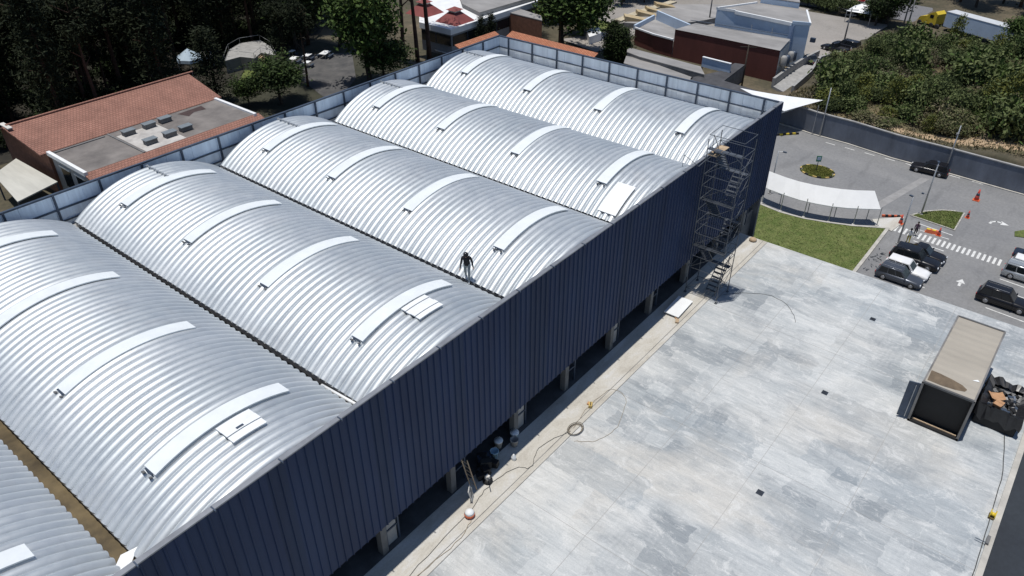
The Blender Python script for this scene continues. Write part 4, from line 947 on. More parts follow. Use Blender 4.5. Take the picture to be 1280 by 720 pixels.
for ya, za, yb, zb in ((EY - .1, -2.95, RY, -1.2), (94.9, -3.3, RY, -1.2)):
    vs = [(HX0 - ox, ya, za), (HX1 + ox, ya, za), (HX1 + ox * .5, yb, zb), (HX0 - ox * 2, yb, zb)]; vs += [(x, y, z - .16) for x, y, z in vs]
    f = [(0, 1, 2, 3), (7, 6, 5, 4), (0, 4, 5, 1), (1, 5, 6, 2), (2, 6, 7, 3), (3, 7, 4, 0)]
    mb.add(vs, f if ya < RY else [q[::-1] for q in f], M_TILE)
bw(mb, "tiled_roof", HS, HS)
mb = MB(); mb.box(((HX0 + HX1) / 2, RY, -1.12), (HX1 - HX0 + 2, .3, .12), M_TILE); mb.box((HX0 - 1.0, RY, -1.2), (.5, 2.2, .12), M_OFFW, rx=0); bw(mb, "ridge_cap", HS, HS)
mb = MB(); mb.box(((HX0 + HX1) / 2, 79.3, -3.12), (HX1 - HX0 - .1, 7.7, .20), M_GROOF2); fr = bw(mb, "flat_roof", HS, HS)
mb = MB(); mb.box(((HX0 + 6.4), 79.2, -2.97), (.18, 7.6, .1), M_CONCD); mb.box((HX0 + 3, 82.6, -2.97), (5.8, .15, .1), M_CONCD); bw(mb, "roof_upstand", fr, HS)
mb = MB(); mb.box((HX0 + 9.0, 78.6, -3.012), (4.6, 6.2, .01), mat("white_roof_coating", (.30, .285, .27), .8, 0, .4, .6, col2=(.52, .50, .47))); bw(mb, "coating", fr, HS)
mb = MB(); mb.add([(41, 82.4, -3.01), (44.2, 82.6, -3.01), (44.0, 81.2, -3.01), (42.6, 81.5, -3.01), (41.5, 80.8, -3.01)], [(4, 3, 2, 1, 0)], mat("damp_stain", (.05, .03, .028), .8, 0, .3, 2)); bw(mb, "damp_patch", fr, HS)
for x in (HX0 + .1, HX1 - .15):
    mb = MB(); mb.box((x, 79.1, -3.0), (.35, 8.0, .42), M_WHITE); bw(mb, "edge_beam", HS, HS)
mb = MB(); vs = [(HX0, 75.45, -3.0), (HX1 + .5, 75.45, -3.0), (HX1 + .5, 73.9, -3.55), (HX0, 73.9, -3.55)]; vs += [(x, y, z - .14) for x, y, z in vs]; mb.add(vs, [(3, 2, 1, 0), (4, 5, 6, 7), (0, 1, 5, 4), (1, 2, 6, 5), (2, 3, 7, 6), (3, 0, 4, 7)], M_TILE); bw(mb, "tile_eave", HS, HS)
for i in range(2): mb = MB(); mb.box((HX0 + .28, 77.3 + i * 3.2, -5.2), (.12, 1.9, 2.2), M_GLASS); w_ = bw(mb, "window", HS, HS); mb = MB(); mb.box((HX0 + .26, 77.3 + i * 3.2, -4.0), (.2, 2.3, .2), M_OFFW); bw(mb, "lintel", w_, HS)
for (x, y) in ((34.48, 81.16), (36.94, 81.30), (38.91, 81.42), (34.71, 77.12), (37.05, 77.26), (39.04, 77.42)):
    mb = MB(); mb.box((x, y, -2.75), (1.25, .75, .45), M_CONCD); o = bw(mb, "skylight_box", HS, HS); mb = MB(); mb.box((x, y, -2.49), (1.4, .9, .07), mat("skylight_lid", (.20, .23, .25), .5, .2, .15, 2)); bw(mb, "lid", o, HS)
# shed canopy
t = thing("carport_roof", "pale sheet carport roof on posts at the left edge, beside the tiled house", "carport", (23.6, 83.6, LG))
P4 = [(22.29, 87.16), (25.49, 89.45), (25.68, 80.28), (21.19, 78.94)]
mb = MB(); mb.prism(P4, -5.12, -5, mat("pale_sheet", (.48, .47, .42), .7, 0, .12, .4, stretch=(2.5, .4, 1))); bw(mb, "sheet_roof", t, t)
for p in P4: mb = MB(); mb.box((p[0] * .97 + 23.6 * .03, p[1] * .97 + 83.6 * .03, -6.55), (.14, .14, 2.9), M_DSTEEL); bw(mb, "post", t, t)
roofed("ground_kiosk", "small dark-walled kiosk under the trees beside the pale carport", "kiosk", [(27.4, 66.8), (29.4, 66.8), (29.4, 68.2), (27.4, 68.2)], LG, -5.6, M_CONCD, M_WHITE)

# --- garden terrace, stair, tents, lawn behind the tiled house
TR = thing("garden_terrace", "raised pale garden terrace with a long ramp of steps under the trees", "terrace", (65, 104, LG))
tp = [(60.75, 103.51), (64.31, 107.75), (67.36, 109.22), (70.38, 108.19), (69.34, 104.09), (66.93, 99.46), (66.44, 102.55), (64.19, 101.03), (63.29, 103.37)]
mb = MB(); mb.prism(tp, LG, -6, M_CONCD, M_CONC); bw(mb, "deck", TR, TR)
a0, a1 = Vector((65.12, 102.33)), Vector((66.40, 100.31)); b0 = Vector((66.92, 103.22))
dv = (b0 - a0); dv = dv.normalized() * 1.3
mb = MB()
for i in range(12):
    f = (i + .5) / 12; c = a0 + (a1 - a0) * f + dv * .5; mb.box((c.x, c.y, -6 - 2 * f - .1), (.62, 1.7, .2), M_WOOD, rz=math.atan2((a1 - a0).y, (a1 - a0).x))
bw(mb, "stair", TR, TR)
mb = MB()
for p, q in zip(tp[:-1], tp[1:]): mb.tube((p[0], p[1], -5.2), (q[0], q[1], -5.2), .03, M_STEEL, 5); mb.tube((p[0], p[1], -6), (p[0], p[1], -5.2), .03, M_STEEL, 5)
bw(mb, "railing", TR, TR)
poly_sheet("garden_lawn", [(60.35, 99.81), (64.40, 104.00), (66.71, 102.33), (64.75, 97.70), (59.74, 94.13), (56.43, 94.16)], LG + .05, M_GRASS)
def tent(loc, r, h, hp, label, m):
    t = thing("garden_tent", label, "tent", (loc[0], loc[1], LG)); n = 6; mb = MB(); vs = [(r * math.cos(2 * math.pi * i / n), r * math.sin(2 * math.pi * i / n), h) for i in range(n)] + [(0, 0, hp)] + [(r * 1.02 * math.cos(2 * math.pi * i / n), r * 1.02 * math.sin(2 * math.pi * i / n), h - .45) for i in range(n)]
    mb.add(vs, [(i, (i + 1) % n, n) for i in range(n)] + [(n + 1 + i, n + 1 + (i + 1) % n, (i + 1) % n, i) for i in range(n)], m); mb.build("cover", t)
    for i in range(n): mb = MB(); mb.tube((vs[i][0] * .97, vs[i][1] * .97, 0), (vs[i][0] * .97, vs[i][1] * .97, h), .05, M_STEEL, 5); mb.build("pole", t)
tent((57.90, 108.27), 2.0, 2.3, 3.6, "pale blue six-sided garden tent among the dark trees", M_SKY); tent((60.49, 108.09), 1.1, 2.2, 3.0, "small pale pointed tent right of the six-sided tent", M_OFFW)
# patio with tables
poly_sheet("patio", [(71.84, 103.49), (79.34, 96.78), (71.51, 87.02), (65.97, 83.29), (63.38, 84.50), (66.62, 94.80)], LG + .05, mat("patio_paving", (.05, .05, .052), .9, 0, .4, .5, col2=(.11, .105, .10)))
def patio_table(loc, rz, d, label):
    t = thing("patio_table", label, "table", (loc[0], loc[1], LG + .05), rz); mb = MB(); mb.box((0, 0, .76), (d[0], d[1], .05), M_WHITE); mb.build("tabletop", t)
    for s in (-1, 1):
        for q in (-1, 1): mb = MB(); mb.tube((s * d[0] * .42, q * d[1] * .4, 0), (s * d[0] * .42, q * d[1] * .4, .74), .03, M_STEEL, 5); mb.build("leg", t)
        mb = MB(); mb.box((0, s * (d[1] * .5 + .4), .45), (d[0] * .9, .3, .05), M_DSTEEL); mb.box((0, s * (d[1] * .5 + .4), .2), (d[0] * .7, .08, .4), M_DSTEEL); mb.build("bench", t)
for (x, y), d, lb in (((75.07, 98.18), (2.0, 1.2), "big white table at the back right of the shady patio"), ((70.22, 99.80), (1.6, 1.1), "white table at the left end of the shady patio"), ((72.55, 99.40), (1.4, 1.0), "white table in the middle of the back row on the patio"), ((70.33, 96.63), (1.1, .8), "small white table in front of the middle one on the patio"), ((72.32, 102.89), (1.1, .7), "small white table behind the trunk at the patio's left back")): patio_table((x, y), .4, d, lb)

# --- modern white building with dark red pyramids
PB = thing("modern_building", "white flat-roofed building with dark window band and dark red pyramid skylights", "building", (98, 92, LG))
pp = [(88.89, 90.31), (88.94, 83.69), (111.14, 83.80), (118, 92), (104, 105)]
mb = MB(); mb.prism(pp, -8.5, -4.9, mat("grey_wall", (.24, .24, .24), .8, 0, .15, .6)); bw(mb, "wall", PB, PB)
mb = MB(); cpx = sum(p[0] for p in pp) / 5; cpy = sum(p[1] for p in pp) / 5; q = [(cpx + (x - cpx) * 1.03, cpy + (y - cpy) * 1.03) for x, y in pp]; mb.prism(q, -4.9, -4.0, M_WHITE); bw(mb, "roof", PB, PB)
for a, b, n in ((pp[0], pp[1], 1), (pp[1], pp[2], 3)):
    a, b = Vector(a), Vector(b); d = b - a; an = math.atan2(d.y, d.x)
    for i in range(n):
        c = a + d * ((i + .5) / n); mb = MB(); mb.box((c.x, c.y, -6.0), (d.length / n * .94, .24, 1.5), M_GLASS, rz=an); w_ = bw(mb, "window_band", PB, PB)
        mb = MB(); mb.box((c.x, c.y, -5.95), (.1, .32, 1.5), M_DSTEEL, rz=an); bw(mb, "mullion", w_, PB)
def pyramid(cx, cy, r, z0, h):
    mb = MB(); vs = [(cx + r, cy + r, z0), (cx - r, cy + r, z0), (cx - r, cy - r, z0), (cx + r, cy - r, z0)]; vs += [(cx + (x - cx) * .3, cy + (y - cy) * .3, z0 + h) for x, y, z in vs]; mb.add(vs, [(i, (i + 1) % 4, 4 + (i + 1) % 4, 4 + i) for i in range(4)], M_DRED)
    mb.box((cx, cy, z0 + h + .15), (r * .62, r * .62, .3), M_OFFW); o = bw(mb, "pyramid_skylight", PB, PB)
    mb = MB(); t_ = r * .45; z = z0 + h + .3; mb.add([(cx + t_, cy + t_, z), (cx - t_, cy + t_, z), (cx - t_, cy - t_, z), (cx + t_, cy - t_, z), (cx, cy, z + .5)], [(0, 1, 4), (1, 2, 4), (2, 3, 4), (3, 0, 4)], M_DRED); bw(mb, "cap", o, PB)
a = (92.38, 85.97); pyramid(a[0] + .3, a[1] + .3, 2.3, -4, 1.5); a = (93.14, 93.54); pyramid(a[0], a[1], 2.3, -4, 1.5)
roofed("grey_annex", "big grey flat-roofed block behind the white building with pyramids", "building", [(99.49, 90.74), (97.11, 84.73), (111.10, 84.13), (125, 95), (112, 104)], LG, -3.4, mat("grey_wall", (.24, .24, .24), .8, 0, .15, .6), M_GROOF)
t = roofed("brick_block", "small brown brick block at the end of the white building, by the yellowish tree", "building", [(103.70, 85.73), (106.80, 85.21), (105.5, 78.5), (103.2, 76.5)], -10, -4.6, M_BRICKW, M_GROOF)
poly_sheet("garden_path", [(91.62, 92.61), (93.55, 91.66), (90.92, 85.04), (91.05, 82.20), (88.41, 81.56), (88.42, 86.80)], LG + .06, M_WALK)
# --- orange tiled wall roofs beyond the parapet corner
OT = thing("tiled_outbuilding", "long orange tiled lean-to roof turning the corner beyond the far parapet", "outbuilding", (80, 64, LG))
def lean(a, b, w, z, side):
    a, b = Vector((*a, 0)), Vector((*b, 0)); d = (b - a).normalized(); nn = Vector((-d.y, d.x, 0)) * side * w; mb = MB()
    vs = [a, b, b + nn, a + nn]; vs = [Vector((v.x, v.y, z + (0 if i < 2 else .7))) for i, v in enumerate(vs)]; vs += [v - Vector((0, 0, .15)) for v in vs]
    f = [(0, 1, 2, 3), (7, 6, 5, 4), (0, 4, 5, 1), (1, 5, 6, 2), (2, 6, 7, 3), (3, 7, 4, 0)]; mb.add(vs, f if side > 0 else [q[::-1] for q in f], M_ORTILE); bw(mb, "tiled_roof", OT, OT)
    mb = MB(); c = (a + b) / 2 + nn * .5; mb.box((c.x, c.y, (z + LG - 2) / 2), ((b - a).length * .98, w * .7, z - LG + 1.7), M_OFFW, rz=math.atan2(d.y, d.x)); bw(mb, "wall", OT, OT)
A_, B_, C_ = (75.49, 68.85), (83.85, 68.76), (82.96, 53.56)
lean(A_, B_, 1.7, -1.6, 1); lean(B_, C_, 1.7, -1.6, 1)

# --- maroon hall with curved front
MH = thing("maroon_hall", "large hall with dark maroon curved front and grey sheet roof", "hall", (121, 52, -12))
base = [(120.0, 42.1), (120.2, 47), (120.5, 52), (120.8, 57), (121.0, 61.2)]; tops = [-6.9, -6.95, -7.0, -7.08, -7.15]
bk = [(127.4, 43.4), (126.9, 60.4)]
mb = MB(); vs = [(x, y, -12.2) for x, y in base] + [(x, y, z) for (x, y), z in zip(base, tops)]; mb.add(vs, [(i, 5 + i, 6 + i, i + 1) for i in range(4)], M_MAROON); bw(mb, "front_wall", MH, MH)
mb = MB(); q = base + [bk[1], bk[0]]; mb.prism([(x + .15, y) for x, y in q], -12.2, -7.35, M_OFFW); bw(mb, "wall", MH, MH)
mb = MB(); mb.add([(x - .1, y, z + .04) for (x, y), z in zip(base, tops)] + [(bk[1][0], bk[1][1], -7.2), (bk[0][0], bk[0][1], -7.0)], [(0, 6, 5, 4, 3, 2, 1)], M_GROOF); rf = bw(mb, "roof", MH, MH)
mb = MB(); mb.tube((126.0, 61, -6.6), (127.6, 44, -6.5), .06, M_DSTEEL, 5); mb.tube((126.6, 50, -6.6), (126.6, 50, -5.6), .05, M_STEEL, 5); mb.tube((126.9, 46.5, -6.6), (126.9, 46.5, -5.6), .05, M_STEEL, 5); bw(mb, "roof_pipe", rf, MH)
for i in range(4):
    mb = MB(); mb.lathe((121.5 + i * 1.4, 41.75, -9.6 - .2 * (i % 2)), [(.45, 0), (.5, .3), (.5, 1.3), (.3, 1.6)], M_DSTEEL if i % 2 else M_CONC, 12); bw(mb, "wall_tank", MH, MH)
MW = thing("maroon_wing", "lower maroon wing with sunken grey roof and white end fins, left of the hall", "hall", (121, 66, -12))
wb_ = [(121.0, 61.3), (121.6, 65.5), (123.19, 70.3)]
mb = MB(); vs = [(x, y, -12.2) for x, y in wb_] + [(x, y, z) for (x, y), z in zip(wb_, (-9.0, -9.0, -8.9))]; mb.add(vs, [(0, 3, 4, 1), (1, 4, 5, 2)], M_MAROON); bw(mb, "front_wall", MW, MW)
mb = MB(); q = wb_ + [(131.5, 71), (128.4, 64.4), (126.8, 61.3)]; mb.prism([(x + .2, y) for x, y in q], -12.2, -9.3, M_OFFW, M_GROOF); bw(mb, "wall", MW, MW)
mb = MB(); strip(mb, [(123.2, 70.5), (131.5, 71.2)], .35, -9.3, -8.5, M_PBLUE); bw(mb, "end_fin", MW, MW)
mb = MB(); strip(mb, [(131.5, 70.6), (128.4, 64.4), (126.9, 61.4)], .35, -9.3, -7.6, M_PBLUE); bw(mb, "rear_fin", MW, MW)
mb = MB(); strip(mb, [(120.9, 61.3), (121.5, 65.5), (123.1, 70.3)], .3, -9.0, -8.75, M_WHITE); bw(mb, "coping", MW, MW)
# --- pale blue warehouse behind
BW = thing("pale_blue_warehouse", "pale blue warehouse block with grey roof and white corner trim, behind the maroon hall", "warehouse", (133, 50, -12))
bp = [(129.38, 57.92), (129.93, 54.72), (128.86, 44.15), (129.80, 41.48), (137.65, 45.10), (137.37, 54.06)]
mb = MB(); mb.prism(bp, -12.2, -5.0, M_PBLUE, M_PBLUE); bw(mb, "wall", BW, BW)
mb = MB(); cx = sum(p[0] for p in bp) / 6; cy = sum(p[1] for p in bp) / 6; mb.prism([(cx + (x - cx) * .96 + .2, cy + (y - cy) * .97) for x, y in bp], -4.99, -4.85, M_GROOF); bw(mb, "roof", BW, BW)
mb = MB(); strip(mb, [bp[1], bp[2]], .35, -5.3, -4.75, M_WHITE); strip(mb, [bp[5], bp[0], bp[1]], .3, -5, -4.6, M_WHITE); strip(mb, [bp[3], bp[4]], .3, -5, -4.6, M_WHITE); bw(mb, "trim", BW, BW)
mb = MB(); strip(mb, [bp[2], bp[3]], .25, -5, -4.5, M_PBLUE); bw(mb, "parapet", BW, BW)
for f in (.02, .08):
    p = Vector(bp[2]) + (Vector(bp[3]) - Vector(bp[2])) * f; mb = MB(); mb.box((p.x - .15, p.y, -7.2), (.3, .5, 4.0), mat("mid_blue_pipe", (.24, .32, .46), .7, 0, .1, 1)); bw(mb, "downpipe", BW, BW)  # pipes in a deeper blue than the wall
mb = MB(); p = Vector(bp[3]); mb.box((p.x + 1.5, p.y - .5, -7.6), (.5, .8, .7), M_DSTEEL); bw(mb, "air_unit", BW, BW)
roofed("raised_plant_room", "raised pale strip of roof on the back edge of the pale blue warehouse", "plant room", [(137.73, 53.61), (138.32, 46.79), (140.33, 47.73), (140.05, 54.33)], -4.84, -3.9, M_PBLUE, M_GROOF)
# --- low sheds between the parapet and the hall
roofed("low_shed", "long low shed with weathered pale sheet roof right in front of the maroon wing", "shed", [(112.26, 65.09), (110.84, 51.01), (107.81, 48.77), (109.08, 60.86), (109.94, 63.82)], -12, -9.0, M_CONCD, M_GROOF)
roofed("low_shed", "second low shed with pale sheet roof nearest the far parapet", "shed", [(109.44, 63.61), (109.76, 61.21), (106.77, 50.06), (104.22, 49.79), (106.03, 61.96)], -12, -9.5, M_CONCD, M_GROOF)
roofed("flat_roofed_store", "dark flat-roofed store with a sloping arm, by the far parapet near the maroon hall", "store", [(106.62, 50.25), (112.13, 48.13), (117.18, 48.07), (117.48, 46.42), (108.45, 45.67), (107.57, 40.13), (103.99, 40.38), (103.90, 49.08)], -12, -9.5, M_CONCD, mat("dark_roofing", (.06, .06, .065), .9, 0, .35, .6))
t = thing("white_hoarding", "white tilted panel standing in front of the maroon hall", "hoarding", (113, 48.5, -10))
mb = MB(); a, b = Vector((112.78, 51.64)), Vector((112.38, 46.62)); c = (a + b) / 2; mb.box((c.x, c.y, -8.75), ((b - a).length, .2, 1.5), M_PBLUE, rz=math.atan2((b - a).y, (b - a).x)); mb.box((c.x, c.y, -7.95), ((b - a).length, .4, .1), M_WHITE, rz=math.atan2((b - a).y, (b - a).x)); bw(mb, "panel", t, t)
for q in (a, b): mb = MB(); mb.box((q.x + .2, q.y, -10.6), (.15, .15, 2.8), M_DSTEEL); bw(mb, "leg", t, t)
# retaining walls and steps right of the hall
RW = thing("retaining_wall", "grey stepped retaining walls with a ramp between the hall and the bushy slope", "retaining wall", (122, 39, -12))
mb = MB(); strip(mb, [(117.33, 41.29), (124.41, 41.54), (130.16, 41.49), (136, 41)], .4, -12.2, -10.4, M_CONC); bw(mb, "upper_wall", RW, RW)
mb = MB(); strip(mb, [(114.38, 37.09), (123.08, 37.67), (131.04, 39.07), (136, 37.5)], .4, -12.2, -9.9, M_CONC); bw(mb, "lower_wall", RW, RW)
mb = MB(); mb.prism([(117.06, 41.05), (130.66, 41.54), (130.96, 39.17), (123.00, 37.77), (114.71, 37.22)], -12.2, -11.6, M_CONC); bw(mb, "ramp", RW, RW)
# far saw-tooth roofed building and big grey roof
SW = thing("sawtooth_building", "far grey-roofed building with a sawtooth row of tan roof lights", "building", (143, 74, -12))
sp_ = [(131.08, 77.36), (149.73, 76.23), (156.01, 68.40), (156.59, 61.59), (142.34, 66.04), (137.38, 68.61), (133.51, 72.56)]
mb = MB(); mb.prism(sp_, -12.2, -10.9, M_CONCD, M_GROOF); bw(mb, "wall", SW, SW)
for p_, q_, h_ in (((131.81, 77.64), (135.03, 73.63), 1.0), ((136.36, 77.49), (139.20, 74.42), 1.0), ((140.15, 77.53), (142.34, 75.29), .9), ((144.34, 77.72), (147.37, 74.95), .9)):
    p_, q_ = Vector((*p_, -10.9)), Vector((*q_, -10.9)); d_ = (q_ - p_); bk_ = Vector((d_.y, -d_.x, 0)).normalized() * -2.2
    if bk_.x < 0: bk_ = -bk_
    up_ = Vector((0, 0, h_)); vs = [p_, q_, p_ + up_, p_ + bk_, q_ + bk_, p_ + bk_ + up_]
    mb = MB(); mb.add(vs, [(0, 1, 2), (3, 5, 4), (1, 4, 5, 2), (0, 2, 5, 3)], M_TAN); mb.add(vs, [(2, 1, 0), (4, 5, 3), (2, 5, 4, 1), (3, 5, 2, 0)], M_TAN) if False else None
    bw(mb, "sawtooth_light", SW, SW)
mb = MB(); strip(mb, [(130.94, 78.74), (139.24, 78.66), (150.79, 77.39)], 1.6, -10.9, -10.6, mat("cream_edge", (.42, .37, .27), .8, 0, .2, .6)); bw(mb, "edge_band", SW, SW)
roofed("pale_pavilion", "small white-roofed pavilion behind the dark cypress pair", "pavilion", [(121.20, 79.51), (124.39, 78.95), (121.22, 76.16), (117.72, 76.46)], -12, -10.6, M_WHITE, M_WHITE)
mb = MB(); 
poly_sheet("garden_pavement", [(117.15, 82.57), (123.93, 79.04), (134.78, 77.71), (130.99, 73.62), (117.82, 72.41), (114.91, 73.06)], -11.85, M_LOT)
poly_sheet("garden_lawn", [(132.92, 85.58), (132.30, 80.80), (127.86, 79.24), (125.99, 79.85), (130.27, 85.15)], -11.78, M_GRASS)

# ------------------------------------------------------------------ utility poles
def upole(loc, h, label, arms=2, z=-12, m=None):
    t = thing("utility_pole", label, "utility pole", (loc[0], loc[1], z)); mb = MB(); mb.tube((0, 0, 0), (0, 0, h), .16, m or M_CONCD, 8, .10); mb.build("pole", t)
    for i in range(arms): mb = MB(); mb.box((0, 0, h - .3 - i * .9), (.12, 2.4 - .5 * i, .12), m or M_CONCD, rz=.5); ar = mb.build("crossarm", t)
    return t
upole((112.88, 44.53), 7.2, "brown utility pole with crossarm in front of the maroon hall", 1, m=M_BARK)
upole((144.83, 66.10), 7.5, "utility pole standing left of the pale blue warehouse", 1); upole((147.25, 40.34), 6.5, "utility pole with two crossarms rising beside the dark trucks of the back lot", 2)
upole((162.48, 34.43), 7.0, "left one of the twin poles by the highway", 0); upole((161.83, 33.51), 7.5, "right one of the twin poles by the highway", 1)

# ------------------------------------------------------------------ highway traffic and back lot
def semi(p, ang, label):
    t = thing("semi_truck", label, "truck", (p[0], p[1], -11.4), ang)
    mb = MB(); mb.box((-8.2, 0, 2.3), (14.2, 2.5, 2.6), M_PBLUE); tr = mb.build("trailer", t)
    mb = MB(); mb.box((-8.2, 0, 3.64), (14.3, 2.56, .1), mat('trailer_top', (.5, .52, .54), .6, 0, .1, 1)); mb.build("trailer_roof", tr)
    mb = MB(); mb.box((-7.6, 0, .95), (13.6, 1.2, .2), M_BLACK); mb.build("chassis", t)
    mb = MB(); pr = [(.6, .7), (.6, 2.6), (1.2, 3.1), (2.2, 2.6), (2.8, 2.0), (4.1, 1.65), (4.4, 1.3), (4.45, .6)]
    k = len(pr); vs = [(x, s * 1.2, z) for s in (-1, 1) for x, z in pr]; mb.add(vs, [tuple(range(k)), tuple(range(k, 2 * k))[::-1]] + [(i, k + i, k + (i + 1) % k, (i + 1) % k) for i in range(k)], M_YEL); cb = mb.build("cab", t)
    mb = MB(); mb.add([(2.28, -1.0, 2.58), (2.8, -1.0, 2.05), (2.8, 1.0, 2.05), (2.28, 1.0, 2.58)], [(0, 1, 2, 3)], M_GLASS); mb.build("windscreen", cb)
    for s in (-1, 1): mb = MB(); mb.box((1.7, s * 1.21, 2.1), (.8, .02, .6), M_GLASS); mb.build("side_window", cb)
    for x in (4.0, 1.4, .2, -11.5, -12.8):
        for s in (-1, 1): mb = MB(); mb.lathe((x, s * 1.1, .5), [(.3, -.15), (.5, -.14), (.5, .14), (.3, .15)], M_RUBBER, 14, 'y'); mb.build("wheel", t)
    return t
TA, TB_ = Vector((166.70, 28.30)), Vector((161.83, 17.46)); d = (TA - TB_).normalized(); semi((TA.x + d.x * .4, TA.y + d.y * .4), math.atan2(d.y, d.x), "semi truck with yellow cab and long pale blue box trailer on the highway")
t = thing("tank_truck", "silver tank truck following the yellow-cabbed truck at the right edge", "truck", (159.6, 8.6, -11.4), math.atan2(d.y, d.x))
mb = MB(); mb.lathe((-9, 0, 2.1), [(.4, 0), (1.1, .3), (1.15, 8.2), (.4, 8.6)], M_WHITE, 16, 'x'); mb.build("tank", t)
mb = MB(); mb.box((1.0, 0, 1.9), (2.2, 2.3, 2.2), P_RED, taper=.9); mb.build("cab", t)
for x in (1.2, -6.5, -7.8):
    for s in (-1, 1): mb = MB(); mb.lathe((x, s * 1.0, .5), [(.3, -.15), (.5, -.14), (.5, .14), (.3, .15)], M_RUBBER, 12, 'y'); mb.build("wheel", t)
def far_car(px, ang, pm, label, kind="suv", L_=4.4, z=-11.36, cat="car", nm="highway_car"):
    o = car(nm, label, cat, px, ang, L_, 1.8, 1.5, pm, kind); o.location.z = z; return o
HA = math.atan2(-33, -8)
far_car((171.19, 53.11), R(96), P_WHT, "white car passing left of the trees on the far highway"); far_car((173.08, 49.71), R(96), P_WHT, "smaller white car behind the first on the far highway", "sedan"); far_car((176.56, 48.53), R(96), P_RED, "dark red car on the far highway", "van", 4.8); far_car((174.48, 44.86), R(96), P_GRY, "grey car ahead of the big roadside tree", "sedan")
far_car((140.40, 39.68), R(75), P_BLK, "black pickup in the pale back lot by the utility pole", "pickup", 5.0, -11.37, "pickup", "black_pickup"); far_car((143.51, 38.77), R(80), P_BLK, "black van beside the pickup in the pale back lot", "van", 4.8, -11.37, "van", "black_van"); far_car((133.20, 41.54), R(60), P_GRY, "grey car at the foot of the pale blue warehouse", "sedan", 4.2, -11.98)
t = thing("lot_tent", "white peaked tent roof at the back of the pale lot", "tent", (*(162.40, 42.40), -11.4)); mb = MB(); mb.add([(-2.4, -2.4, 2.2), (2.4, -2.4, 2.2), (2.4, 2.4, 2.2), (-2.4, 2.4, 2.2), (0, 0, 3.6)], [(0, 1, 4), (1, 2, 4), (2, 3, 4), (3, 0, 4)], M_WHITE); mb.build("cover", t)
for s in (-1, 1):
    for q in (-1, 1): mb = MB(); mb.tube((s * 2.3, q * 2.3, 0), (s * 2.3, q * 2.3, 2.2), .06, M_STEEL, 5); mb.build("pole", t)
mb = MB(); rr = random.Random(4); mb.lathe((0, 0, 0), [(.5, -.3), (.95, .2), (.8, .7), (.2, .95)], M_OFFW, 8); o = mb.build("boulder"); o.location = (*(113.78, 18.03), -11.7); tag(o, "pale boulder lying in the bushes above the grey wall", "boulder")
# ------------------------------------------------------------------ vegetation
def crown_mesh(name, seed, R_, H_, m, nclump, per, leaf, shape="round", z0=0.0, mix_m=None):
    """leaf-sized faces gathered in clumps through an uneven crown volume"""
    r_ = random.Random(seed); vs = []; fs = []; ms = []
    lobes = [(r_.uniform(-.45, .45) * R_, r_.uniform(-.45, .45) * R_, r_.uniform(.35, .8) * H_, r_.uniform(.45, .75)) for _ in range(6)]
    for c in range(nclump):
        if shape == "round":
            lx, ly, lz, lr = r_.choice(lobes); d = Vector((r_.gauss(0, 1), r_.gauss(0, 1), r_.gauss(0, .8))).normalized() * (r_.random() ** .45)
            p = Vector((lx + d.x * lr * R_, ly + d.y * lr * R_, max(.05 * H_, lz + d.z * lr * H_ * .45)))
        elif shape == "pine":
            t = r_.random() ** .8; rad = R_ * (1 - t) ** .8 * (.55 + .45 * abs(math.sin(t * 21 + seed))) + .15; a = r_.uniform(0, 6.283); q = rad * r_.uniform(.35, 1.0)
            p = Vector((q * math.cos(a), q * math.sin(a), H_ * t - q * .18))
        elif shape == "high_pine":
            k = r_.randrange(9); rk = random.Random(seed * 31 + k); a = rk.uniform(0, 6.28); q = rk.uniform(.1, .75) * R_; h = rk.uniform(.45, 1.0) * H_
            p = Vector((q * math.cos(a) + r_.gauss(0, .20) * R_, q * math.sin(a) + r_.gauss(0, .20) * R_, h + r_.gauss(0, .035) * H_))
        elif shape == "column":
            t = r_.random(); rad = R_ * (math.sin(math.pi * min(1, t * .92 + .08)) ** .6); a = r_.uniform(0, 6.283); q = rad * r_.uniform(.5, 1); p = Vector((q * math.cos(a), q * math.sin(a), H_ * t))
        cs_ = leaf * r_.uniform(1.6, 3.2)
        for _ in range(per):
            o = p + Vector((r_.gauss(0, 1), r_.gauss(0, 1), r_.gauss(0, .7))) * cs_ * .5
            n = Vector((r_.gauss(0, 1), r_.gauss(0, 1), r_.gauss(.6, 1))).normalized(); a = n.orthogonal().normalized(); b = n.cross(a); an = r_.uniform(0, 6.28)
            u = (a * math.cos(an) + b * math.sin(an)); w = n.cross(u); l = leaf * r_.uniform(.6, 1.4); ww = l * (.28 if "pine" in shape else .5); k = len(vs)
            vs += [o - u * l * .5, o + w * ww * .5, o + u * l * .5, o - w * ww * .5]; fs.append((k, k + 1, k + 2, k + 3)); ms.append(1 if mix_m and c % 4 == 0 else 0)
    me = bpy.data.meshes.new(name); me.from_pydata([(v.x, v.y, v.z + z0) for v in vs], [], fs); me.materials.append(m)
    if mix_m: me.materials.append(mix_m)
    me.polygons.foreach_set("material_index", ms); me.update(); return me
